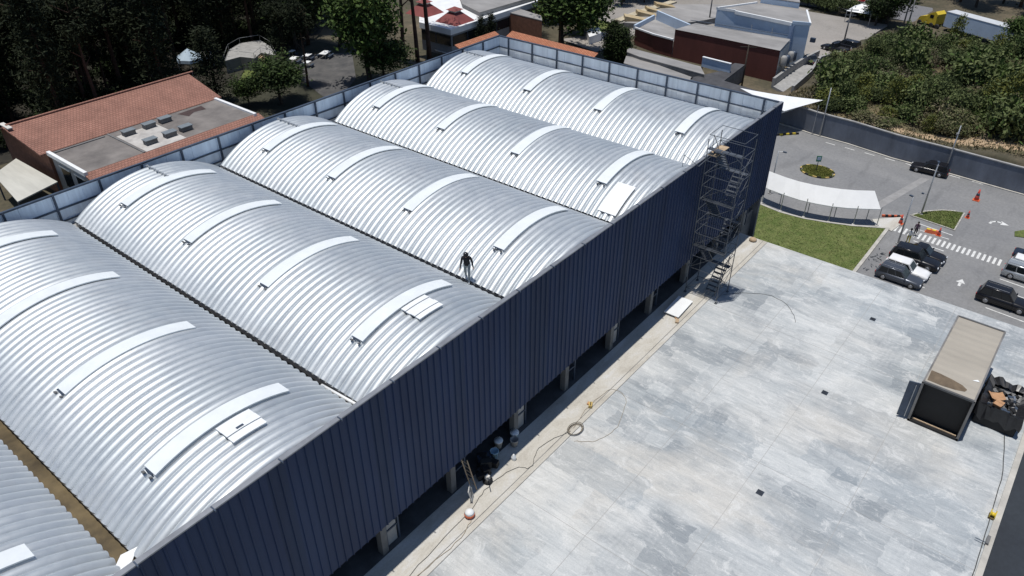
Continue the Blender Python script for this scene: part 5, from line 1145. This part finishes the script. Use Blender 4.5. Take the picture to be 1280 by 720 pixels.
def trunk_mesh(name, seed, h, r, m, limbs=5, spread=2.0, top=.9):
    r_ = random.Random(seed); mb = MB(); p = Vector((0, 0, -.3)); n = 6; pts = [p]
    for i in range(n): p = p + Vector((r_.uniform(-.12, .12), r_.uniform(-.12, .12), (h * top + .3) / n)); pts.append(p.copy())
    for i in range(n): mb.tube(pts[i], pts[i + 1], r * (1 - .13 * i), m, 8, r * (1 - .13 * (i + 1)), cap=(i in (0, n - 1)))
    for i in range(limbs):
        f = r_.uniform(.4, .95) * n; k = min(n - 1, int(f)); b = pts[k] + (pts[k + 1] - pts[k]) * (f - k); a = r_.uniform(0, 6.28); L_ = spread * r_.uniform(.5, 1); mb.tube(b, b + Vector((L_ * math.cos(a), L_ * math.sin(a), L_ * r_.uniform(.2, .8))), r * .35, m, 6, r * .1)
    me_o = mb.build(name); me = me_o.data; bpy.data.objects.remove(me_o); return me
def plant(name, label, cat, crown, trunk, loc, rz=0, sc=1.0, group=None):
    t = thing(name, label, cat, loc, rz, group); t.scale = sc if isinstance(sc, tuple) else (sc, sc, sc)
    if trunk: o = bpy.data.objects.new("trunk", trunk); COL.objects.link(o); o.parent = t
    o = bpy.data.objects.new("crown", crown); COL.objects.link(o); o.parent = t
    return t
rr = random.Random(21)
PINES = [(crown_mesh("pine_crown_mesh", 11 + i, 3.4, 17, M_PINE, 420, 11, .62, "high_pine" if i < 3 else "pine", 2.0), trunk_mesh("pine_trunk_mesh", 3 + i, 18, .34, M_BARKR, 7, 2.5, 1.0)) for i in range(5)]
BROAD = [(crown_mesh("broad_crown_mesh", 31 + i, 3.9, 8, m, 560, 14, .46, "round", 2.2, mm), trunk_mesh("broad_trunk_mesh", 41 + i, 6, .30, M_BARK, 7, 2.4)) for i, (m, mm) in enumerate(((M_LEAF, M_DARKLEAF), (M_DARKLEAF, M_LEAF), (M_DARKLEAF, M_PINE)))]
BUSH = [crown_mesh("bush_mesh", 51 + i, 1.9, 2.3, m, 260, 17, .20, "round", 0, mm) for i, (m, mm) in enumerate(((M_BUSH1, M_BUSH3), (M_BUSH2, M_BUSH1), (M_BUSH3, M_BUSH1), (M_BUSH1, M_BUSH2), (M_BUSH3, M_DARKLEAF)))]
M_DRYL = leaf_material('dry_twig', (.10, .085, .06), (.17, .14, .10))
BUSH_DARK = crown_mesh('dark_bush_mesh', 61, 1.9, 2.3, M_PINE, 200, 12, .28, 'round', 0, M_DARKLEAF)
BSTEM = trunk_mesh("bush_stem_mesh", 9, 1.3, .07, M_BARK, 6, 1.0)
BUSH += [crown_mesh('coarse_bush_mesh', 63, 2.0, 2.6, M_BUSH1, 150, 11, .40, 'round', 0, M_LEAF), crown_mesh('sapling_mesh', 64, 1.1, 3.4, M_LEAFY, 150, 10, .26, 'column', .3, M_BUSH1), crown_mesh('open_bush_mesh', 65, 2.3, 1.7, M_BUSH2, 110, 10, .30, 'round', 0, M_DRYL)]
DRYB = crown_mesh('dry_bush_mesh', 67, 1.7, 1.9, M_DRYL, 120, 12, .18, 'round', 0, M_BUSH2)
CYP = crown_mesh("cypress_mesh", 71, 1.5, 7.5, M_DARKLEAF, 760, 14, .32, "column", .3, M_PINE)
SPIRE = crown_mesh("spire_mesh", 72, .55, 5.2, M_PINE, 240, 12, .22, "column", .2)

# dense dark wood at the upper left
wood = []
def wood_ok(x, y):
    if 22 < x < 52 and y < 98.5: return False          # the tiled house
    if 50 <= x < 72 and y < 110.5: return False          # lawn, terrace and tents
    if 62 < x < 80 and y < 105: return False          # patio
    if x >= 80 and y < 108 + (x - 80) * .9: return False
    return math.degrees(math.atan2(y, x)) < 80
for i in range(1500):
    x, y = rr.uniform(20, 112), rr.uniform(88, 190)
    if not wood_ok(x, y): continue
    if any((x - a) ** 2 + (y - b) ** 2 < (11 if y < 135 else 20) for a, b in wood): continue
    wood.append((x, y))
    if len(wood) >= 190: break
for i, (x, y) in enumerate(wood):
    c, tk = PINES[rr.randrange(5)]
    plant("pine_tree", "tall dark pine in the dense wood at the upper left", "pine tree", c, tk, (x, y, LG), rr.uniform(0, 6.28), rr.uniform(.75, 1.1), "dark pines of the wood")
wb = []
for i in range(900):
    x, y = rr.uniform(22, 100), rr.uniform(88, 140)
    if not wood_ok(x, y - 1.5): continue
    if any((x - a) ** 2 + (y - b) ** 2 < 7 for a, b in wb): continue
    wb.append((x, y))
    if len(wb) >= 90: break
for x, y in wb:
    plant("understory_bush", "dark bush in the undergrowth below the pines", "bush", BUSH_DARK, BSTEM, (x, y, LG), rr.uniform(0, 6), rr.uniform(.9, 1.8), "undergrowth bushes below the pines")
mb = MB(); fl = [(-10, 96), (50, 97), (52, 99), (60, 99.5), (64, 112), (80, 107), (84, 110), (118, 140), (118, 210), (-10, 210)]
mb.add([(x, y, LG + .03) for x, y in fl], [tuple(range(len(fl)))], mat("forest_floor", (.012, .011, .008), .95, 0, .5, .4, col2=(.035, .03, .02))); tag(mb.build("forest_floor"), kind='structure')
poly_sheet("garden_soil", [(46.9, 72), (62, 62), (79, 62), (82, 90), (80, 106), (62, 111), (52, 110), (47, 100)], LG + .015, mat("garden_soil", (.022, .024, .013), .95, 0, .5, .4, col2=(.05, .048, .03)))
# trees one can tell apart on the left
plant("conifer_tree", "dark narrow conifer standing just behind the right end of the tiled house", "conifer", PINES[4][0], PINES[4][1], (*(53.03, 94.46), LG), 1, (.85, .85, .52))
plant("grey_pine", "sparse greyish pine standing alone in front of the dark wood", "pine tree", PINES[0][0], PINES[0][1], (*(45.24, 109.11), LG), 2, (.7, .7, .5))
plant("round_tree", "bushy olive-green tree between the garden lawn and the patio", "tree", BROAD[1][0], BROAD[0][1], (*(58.16, 87.11), LG), .6, (.95, .95, .62))
plant("round_tree", "low dark shrub tree beside the left parapet below the garden lawn", "tree", BROAD[1][0], BROAD[1][1], (*(54.71, 89.51), LG), 2.2, (.55, .55, .40))
plant("broadleaf_tree", "big bright green broadleaf tree right of the patio", "tree", BROAD[0][0], BROAD[0][1], (*(71.82, 84.42), LG), .2, (1.45, 1.45, 1.45))
plant("broadleaf_tree", "dark rounded tree at the foot of the big green one, by the parapet", "tree", BROAD[1][0], BROAD[1][1], (*(72.67, 82.27), LG), 1.7, (1.0, 1.0, .62))
for p_, k, sc, lb in (((72.70, 107.73), 3, (.8, .8, .75), "dark pine standing at the right end of the garden terrace"), ((69.89, 113.99), 0, (.8, .8, .8), "dark pine rising right behind the garden terrace"), ((61.30, 109.07), 4, (.7, .7, .5), "dark narrow pine in front of the pointed tent"), ((64.88, 89.84), 1, (.62, .62, .62), "thin dark pine whose trunk stands in the near part of the patio"), ((64.77, 94.30), 2, (.6, .6, .62), "dark pine at the left edge of the patio")):
    plant("garden_pine", lb, "pine tree", PINES[k][0], PINES[k][1], (*p_, LG), k * 1.3, sc)
plant("broadleaf_tree", "dark leafy tree behind the patio tables", "tree", BROAD[2][0], BROAD[2][1], (*(80.38, 100.92), LG), 2.7, (1.4, 1.4, 1.3))
plant("broadleaf_tree", "olive leafy tree overhanging the left side of the patio", "tree", BROAD[1][0], BROAD[1][1], (*(74.91, 104.98), LG), 4.1, (1.3, 1.3, 1.45))
for pp_, s, lb in (((81.73, 87.34), 1.0, "tall bare-trunked pine, leftmost of the trio beside the white building"), ((83.63, 86.24), 1.05, "tall bare-trunked pine in the middle of the trio beside the white building"), ((85.39, 85.32), 1.15, "thick straight pine trunk standing in front of the white building")):
    plant("bare_pine", lb, "pine tree", PINES[1][0] if s < 1.1 else PINES[2][0], PINES[2][1], (*pp_, LG), rr.uniform(0, 6), (s, s, s * 1.15))

plant("umbrella_tree", "broad spreading tree with bright top rising behind the far parapet", "tree", BROAD[0][0], BROAD[0][1], (*(111.07, 77.84), -12), 1.0, (1.75, 1.75, 1.25))
plant("yellowish_tree", "yellowish-green tree at the left of the broad spreading tree", "tree", crown_mesh("yellow_crown_mesh", 83, 3.0, 6, M_LEAFY, 300, 11, .34, "round", 1.5, M_LEAF), BROAD[1][1], (*(115.40, 88.00), -12), 1.0, (1.25, 1.25, 1.15))
plant('broadleaf_tree', 'dark green tree filling the gap right of the broad spreading tree', 'tree', BROAD[1][0], BROAD[1][1], (*(122.31, 81.05), -12), 2.0, (1.1, 1.1, .8))
plant('broadleaf_tree', 'dark bushy tree behind the yellowish-green tree', 'tree', BROAD[0][0], BROAD[1][1], (*(124.77, 91.99), -12), 3.0, (1.3, 1.3, .9))
plant("bare_pine", "tall pine whose dark trunk stands right behind the far parapet", "pine tree", PINES[0][0], PINES[1][1], (*(108.61, 76.59), -12), 3.0, (.8, .8, .8))
for i, (p_, lb) in enumerate((((112.18, 67.95), "left one of the pair of dark cypresses behind the far parapet"), ((112.39, 66.31), "right one of the pair of dark cypresses behind the far parapet"))):
    plant("cypress", lb, "cypress", CYP, trunk_mesh("cypress_trunk_mesh", 5, 2, .12, M_BARK, 0), (*p_, -12), i * 2.0, (1, 1, .86 - .1 * i))
for p_, lb in (((94.6, 82.4), "left one of two slim dark spires before the white building"), ((97.0, 82.3), "right one of two slim dark spires before the white building")):
    plant("slim_cypress", lb, "cypress", SPIRE, None, (*p_, -8.3), 0, (1, 1, .95))
HEDGE_ = []
for i in range(26):
    f = i / 25; a = Vector((133.62, 94.44)); b = Vector((156.67, 80.48)); p = a + (b - a) * f
    plant("hedge_tree", "dark round tree in the row behind the sawtooth building", "tree", BROAD[1 + i % 2][0], BROAD[1][1], (p.x + rr.uniform(-1, 8), p.y + rr.uniform(-2, 5), -12), rr.uniform(0, 6), rr.uniform(.55, .8), "row of dark trees behind the sawtooth building")
for i in range(16):
    f = i / 15; a = Vector((172.63, 58.40)); b = Vector((168.93, 38.85)); p = a + (b - a) * f
    if 6 < i < 9: continue
    plant("roadside_bush", "dark clipped bush in the strip between the pale lot and the highway", "bush", BUSH[2], BSTEM, (p.x + rr.uniform(-1, 1) - 2, p.y, -11.7), rr.uniform(0, 6), rr.uniform(1.0, 1.5), "bushes between the lot and the highway")
plant("roadside_tree", "tall dark tree by the highway left of the twin poles", "tree", BROAD[1][0], BROAD[1][1], (*(163.83, 37.94), -12), 1, (1.0, 1.0, .85)); plant("roadside_tree", "second dark tree crowding the highway edge behind the white tent", "tree", BROAD[2][0], BROAD[2][1], (*(161.33, 39.29), -12), 2, (.8, .8, .6))
for i in range(44):
    y = -45 + i * 3.6; x = 188 + rr.uniform(0, 9) - (max(0, 20 - y) * .30)
    c, tk = (BROAD[1 + i % 2] if i % 3 else PINES[i % 5])
    plant("far_tree", "dark tree of the far bank beyond the highway", "tree", c, tk, (x, y, -12), rr.uniform(0, 6), rr.uniform(.8, 1.25), "dark trees beyond the highway")
plant("bronze_tree", "small bronze-leaved tree beyond the highway above the yellow cab", "tree", crown_mesh("bronze_crown_mesh", 91, 2.2, 5, mat("bronze_leaf", (.16, .07, .02), .8, 0, .3, 1, col2=(.24, .13, .05)), 200, 10, .35, "round", 1.5), BROAD[0][1], (*(185.03, 38.67), -12), 0, .8)

# bushes on the slope beyond the boundary wall
bush_pts = []
rr2 = random.Random(77)
lim = [(103.5, 60), (121.5, 34.8), (137, 36.5), (147, 36.2), (155, 35), (163, 30)]
def YB(x):
    P_ = [(100, 28.0), (106, 30.5), (113, 32.5), (123, 34.5), (131, 31.5), (139, 31.0), (147, 32.5), (152, 29.5), (160, 26.0), (170, 24)]
    for (a, p), (b, q) in zip(P_[:-1], P_[1:]):
        if x <= b: return p + (q - p) * (x - a) / (b - a)
    return 24
def slope_ok(x, y):
    if y > 36.2: return False
    xl = wall_x(y) + 2.2 if y > 21 else (105.2 + .42 * (21 - y) if y > 8 else 110.7 + .05 * (8 - y))
    if y > YB(x): return False
    if x < xl: return False
    xr = 151 + (y - 10) * .22 if y < 20 else 153.2 - (y - 20) * .9
    if x > xr: return False
    return True
tries = 0
while len(bush_pts) < 298 and tries < 20000:
    tries += 1; x, y = rr2.uniform(104, 166), rr2.uniform(-14, 36)
    if not slope_ok(x, y): continue
    if y < x * .02 - 8 - (x - 104) * .05: continue
    if any((x - a) ** 2 + (y - b) ** 2 < 2.9 for a, b in bush_pts): continue
    if any((x - a) ** 2 + ((y - b) * 1.4) ** 2 < c * c for a, b, c in ((122, 16, 2.6), (131, 20, 3.6), (113, 10, 2.2), (109.5, 24, 2.2), (140, 8, 2.5), (118, 3, 2.4), (127, -2, 2.5), (112, 17, 1.8))): continue
    bush_pts.append((x, y))
for x, y in bush_pts:
    q = math.sin(x * .13 + 1.7 * math.sin(y * .11)) + math.sin(y * .19 + x * .05) + rr2.uniform(-.7, .7); k = (1 if q > .75 else 3 if q > .15 else 0 if q > -.6 else 2 if q > -1.3 else 4); big = 1.0 if x < 110 else rr2.uniform(.9, 1.45)
    plant("slope_bush", "leafy bush in the thicket on the slope above the grey wall", "bush", (DRYB if rr2.random() < .10 else BUSH[k] if rr2.random() < .62 else BUSH[rr2.choice((5, 5, 6, 7))]), None if rr2.random() < .4 else BSTEM, (x, y, hill(x, y) - .15), rr2.uniform(0, 6.28), (big * rr2.uniform(.6, 1.3), big * rr2.uniform(.6, 1.3), big * rr2.choice((.5, .7, .8, 1.0, 1.35))), "bushes of the thicket above the grey wall")
for k, (p_, s) in enumerate((((154.14, 14.31), .85), ((141.97, 10.60), .8), ((141.94, 29.50), .5), ((131.51, 12.54), .5), ((109.61, 27.23), .42), ((118.91, 25.93), .36), ((124.08, 19.50), .40), ((113.29, 13.29), .34), ((128.61, 31.37), .45), ((117.31, 8.27), .42))):
    plant("thicket_tree", "taller dark tree standing out of the thicket on the slope", "tree", (BROAD[k % 3][0] if k < 6 else BROAD[0][0]), BROAD[1][1], (*p_, -10), k, (s, s, s * .75), "taller trees in the thicket")
# ground cover under the thicket and dry grass
mb = MB(); gx = [104.9 + 1.6 * i for i in range(32)]; gy = [-18 + 1.8 * i for i in range(27)]; n = len(gx)
mb.add([(x, y, hill(x, y) + .05) for y in gy for x in gx], [(j * n + i, j * n + i + 1, (j + 1) * n + i + 1, (j + 1) * n + i) for j in range(len(gy) - 1) for i in range(n - 1)], mat("weedy_slope", (.07, .07, .035), .95, 0, .4, .35, col2=(.20, .15, .085)), True); tag(mb.build("weedy_slope"), kind='structure')
mb = MB(); r_ = random.Random(8); vs = []; fs = []
while len(fs) < 30000:
    x, y = r_.uniform(103.8, 160), r_.uniform(-16, 37)
    if math.sin(x * .5 + 1.3 * math.sin(y * .4)) + math.sin(y * .7 + x * .2) < -.9: continue
    z = hill(x, y); a = r_.uniform(0, 6.28); l = r_.uniform(.15, .5); k = len(vs); vs += [(x, y, z - .02), (x + .22 * math.cos(a), y + .22 * math.sin(a), z + .05), (x + r_.uniform(-.2, .2), y + r_.uniform(-.2, .2), z + l)]; fs.append((k, k + 1, k + 2))
h_ = len(fs) // 2; mb.add(vs[:h_ * 3], fs[:h_], M_BUSH2); mb.add(vs[h_ * 3:], [tuple(i - h_ * 3 for i in f) for f in fs[h_:]], mat('dry_grass', (.20, .165, .09), .9, 0, .3, .6)); tag(mb.build("ground_cover"), kind='stuff')
pts = [(103.6, 21), (103.0, 12), (102.6, 5), (101.8, -6), (103.5, -8), (105.6, 2), (106.6, 9), (106.4, 15), (105.2, 20)]
mb = MB(); 
k = 24; L1 = [(104.4 + .045 * i, 24 - i * 1.25) for i in range(k)]; wv = [1.8 + .7 * math.sin(i * .9) + .24 * i for i in range(k)]
vs = [(x, y, hill(x + 1, y) + .09) for x, y in L1] + [(x + w_ * .5, y + .2, hill(x + w_ * .5, y) + .12) for (x, y), w_ in zip(L1, wv)] + [(x + w_, y + .4, hill(x + w_, y) + .05) for (x, y), w_ in zip(L1, wv)]
mb.add(vs, [(r * k + i, (r + 1) * k + i, (r + 1) * k + i + 1, r * k + i + 1)[::-1] for r in (0, 1) for i in range(k - 1)], M_DIRT, True); tag(mb.build("dirt_path"), kind='structure')
mb = MB()
for i in range(16): pass

# ------------------------------------------------------------------ people
def person(label, loc, rz, H, cloth, skinm, pose, hood=False, cap=None):
    """one continuous skinned body; each limb segment carries its own cloth"""
    top, legs, shoes = cloth; s = H / 1.72; J = {}; E = []; lean = pose.get("lean", 0)
    def J_(n, x, y, z, r, par=None, m=0):
        J[n] = (Vector((x * s, y * s, z * s)), r * s)
        if par: E.append((par, n, m))
    dz = math.cos(lean); dx = math.sin(lean)
    up = lambda h: (dx * h, .93 + dz * h)      # along the leaning trunk, local +x is forward
    J_("pelvis", 0, 0, .93, .13)
    x, z = up(.20); J_("waist", x, 0, z, .125, "pelvis", 0)
    x, z = up(.42); J_("chest", x, 0, z, .15, "waist", 0)
    x, z = up(.53); J_("neck", x, 0, z, .065, "chest", 0); nx, nz = x, z
    hl = lean + pose.get("head", 0)
    J_("jaw", nx + math.sin(hl) * .08 + .02, 0, nz + math.cos(hl) * .07, .075, "neck", 2); J_("skull", nx + math.sin(hl) * .16 + .015, 0, nz + math.cos(hl) * .17, .100, "jaw", 2); J_("crown", nx + math.sin(hl) * .22, 0, nz + math.cos(hl) * .23, .07, "skull", 2)
    J_("nose", nx + math.sin(hl) * .12 + .115 * math.cos(hl) + .01, 0, nz + math.cos(hl) * .12 - .1 * math.sin(hl), .016, "skull", 2)
    cx_, cz_ = up(.46)
    for sd, nm in ((1, "l"), (-1, "r")):
        aa = pose.get("arm_" + nm, (0.1, .15, .3)); sw, out, bend = aa
        J_("sh" + nm, cx_, sd * .19, cz_, .075, "chest", 0)
        ex = cx_ + math.sin(sw) * .28; ey = sd * (.19 + math.sin(out) * .28); ez = cz_ - math.cos(sw) * math.cos(out) * .28; J_("el" + nm, ex, ey, ez, .052, "sh" + nm, 0)
        wx = ex + math.sin(sw + bend) * .25; wy = ey + sd * math.sin(out) * .15; wz = ez - math.cos(sw + bend) * .25; J_("wr" + nm, wx, wy, wz, .036, "el" + nm, 0)
        dv = Vector((wx - ex, wy - ey, wz - ez)).normalized(); hv = Vector((wx, wy, wz)); pl = hv + dv * .075; J_("pa" + nm, pl.x, pl.y, pl.z, .032, "wr" + nm, 2)
        fwd = Vector((1, 0, 0)); fwd = (fwd - dv * fwd.dot(dv)).normalized()
        for q, (o, l) in enumerate(((-.03, .075), (-.010, .088), (.011, .082), (.031, .062))):
            b = pl + fwd * o + dv * .03; J_(f"f{nm}{q}", b.x, b.y, b.z, .0095, "pa" + nm, 2); tpt = b + dv * l - Vector((0, sd * .025, 0)); J_(f"g{nm}{q}", tpt.x, tpt.y, tpt.z, .008, f"f{nm}{q}", 2)
        b = pl + fwd * .045; J_("t" + nm, b.x, b.y, b.z, .011, "pa" + nm, 2); b2 = b + fwd * .03 + dv * .035; J_("u" + nm, b2.x, b2.y, b2.z, .009, "t" + nm, 2)
        sw, kb = pose.get("leg_" + nm, (0, 0)); J_("hp" + nm, 0, sd * .095, .88, .105, "pelvis", 1)
        kx = math.sin(sw) * .42; kz = .88 - math.cos(sw) * .42; J_("kn" + nm, kx, sd * .10, kz, .070, "hp" + nm, 1)
        ax = kx - math.sin(kb - sw) * .40; az_ = kz - math.cos(kb - sw) * .40; J_("an" + nm, ax, sd * .10, az_, .048, "kn" + nm, 1)
        J_("he" + nm, ax - .03, sd * .10, az_ - .045, .045, "an" + nm, 3); J_("to" + nm, ax + .17, sd * .115, az_ - .055, .038, "he" + nm, 3)
    names = list(J); ix = {n: i for i, n in enumerate(names)}
    low = min(J[n][0].z - J[n][1] for n in names if n[:2] in ("he", "to")); 
    me = bpy.data.meshes.new("person_skeleton"); me.from_pydata([J[n][0] - Vector((0, 0, low)) for n in names], [(ix[a], ix[b]) for a, b, _ in E], []); o = bpy.data.objects.new("person_skeleton", me); COL.objects.link(o)
    md = o.modifiers.new("Skin", 'SKIN'); md.use_smooth_shade = True
    for i, n in enumerate(names): sv = me.skin_vertices[0].data[i]; sv.radius = (J[n][1], J[n][1]); sv.use_root = (n == "pelvis")
    o.modifiers.new("Subd", 'SUBSURF').levels = 1
    dg = bpy.context.evaluated_depsgraph_get(); dg.update(); me2 = bpy.data.meshes.new_from_object(o.evaluated_get(dg)); bpy.data.objects.remove(o)
    me2.materials.clear()
    for m in (top, legs, skinm, shoes): me2.materials.append(m)
    seg = [(J[a][0] - Vector((0, 0, low)), J[b][0] - Vector((0, 0, low)), J[b][1], m) for a, b, m in E]
    for p in me2.polygons:
        c = p.center; best = None
        for a, b, rad, m in seg:
            t = max(0, min(1, (c - a).dot(b - a) / max(1e-9, (b - a).length_squared))); dd = (c - (a + (b - a) * t)).length - rad
            if best is None or dd < best[0]: best = (dd, m)
        p.material_index = best[1]; p.use_smooth = True
    b = bpy.data.objects.new("person", me2); COL.objects.link(b); b.location = loc; b.rotation_euler = (0, 0, rz); tag(b, label, "person")
    hc = J["skull"][0] - Vector((0, 0, low)); f_ = Vector((math.cos(hl), 0, -math.sin(hl))); u_ = Vector((math.sin(hl), 0, math.cos(hl)))
    mb = MB()
    for q in (-1, 1):
        e = hc + f_ * .088 * s + Vector((0, q * .034 * s, 0)) - u_ * .01 * s; mb.box(e, (.02 * s, .026 * s, .014 * s), M_BLACK)
    mb.build("eyes", b); mb = MB()
    for q in (-1, 1): e = hc + Vector((0, q * .10 * s, 0)) - u_ * .02 * s; mb.box(e, (.05 * s, .02 * s, .065 * s), skinm)
    mb.build("ears", b); mb = MB(); mo = hc + f_ * .085 * s - u_ * .075 * s; mb.box(mo, (.015 * s, .05 * s, .012 * s), M_DRED); mb.build("mouth", b)
    mb = MB(); n = 10; vs = []
    for i in range(5):
        ph = math.pi / 2 * i / 4.2
        for k in range(n):
            a = 2 * math.pi * k / n; rr_ = (.128 if hood else .112) * s; v = hc - f_ * .02 * s + u_ * .03 * s + (f_ * math.cos(a) + Vector((0, math.sin(a), 0))) * rr_ * math.cos(ph) + u_ * rr_ * math.sin(ph) * 1.1
            if not (math.cos(a) > .3 and i == 0): v = v - u_ * (.09 * s if i == 0 else 0)
            vs.append(v)
    fs = [(i * n + k, i * n + (k + 1) % n, (i + 1) * n + (k + 1) % n, (i + 1) * n + k) for i in range(4) for k in range(n)]; mb.add(vs, fs, top if hood else (cap or M_BLACK), True); mb.build("hood" if hood else ("cap" if cap else "hair"), b)
    return b
C_BLK = mat("black_jersey", (.012, .012, .016), .9, 0, .3, 6); C_GREY = mat("grey_trousers", (.22, .25, .26), .9, 0, .2, 5); C_WHT = mat("white_shirt", (.62, .62, .60), .9, 0, .1, 5); C_YEL = mat("yellow_trousers", (.50, .40, .06), .9, 0, .15, 5); C_PUR = mat("plum_shirt", (.10, .06, .09), .9, 0, .2, 5)
person("worker in a black hooded jacket and grey trousers walking along the roof valley", (23.98, 22.2, 8.13), R(215), 1.86, (C_BLK, C_GREY, C_WHT), M_SKIN, dict(lean=.30, head=.35, arm_l=(-.15, .26, .3), arm_r=(.30, .20, .35), leg_l=(.30, .12), leg_r=(-.18, .35)), hood=True)
person("pedestrian in white shirt and yellow trousers standing by the lamp post at the crossing", (*(80.82, 10.68), -11.97), R(20), 1.74, (C_WHT, C_YEL, M_BLACK), M_SKIN, dict(arm_l=(.3, .2, .5), arm_r=(-.1, .2, .3), leg_l=(.15, .1), leg_r=(-.12, .1)), cap=C_BLK)
person("pedestrian in a dark plum shirt a step behind the one in yellow trousers", (*(82.89, 10.51), -11.97), R(200), 1.68, (C_PUR, C_BLK, M_BLACK), M_SKIN, dict(arm_l=(.2, .1, .3), arm_r=(-.2, .1, .3), leg_l=(-.15, .2), leg_r=(.2, .1)))
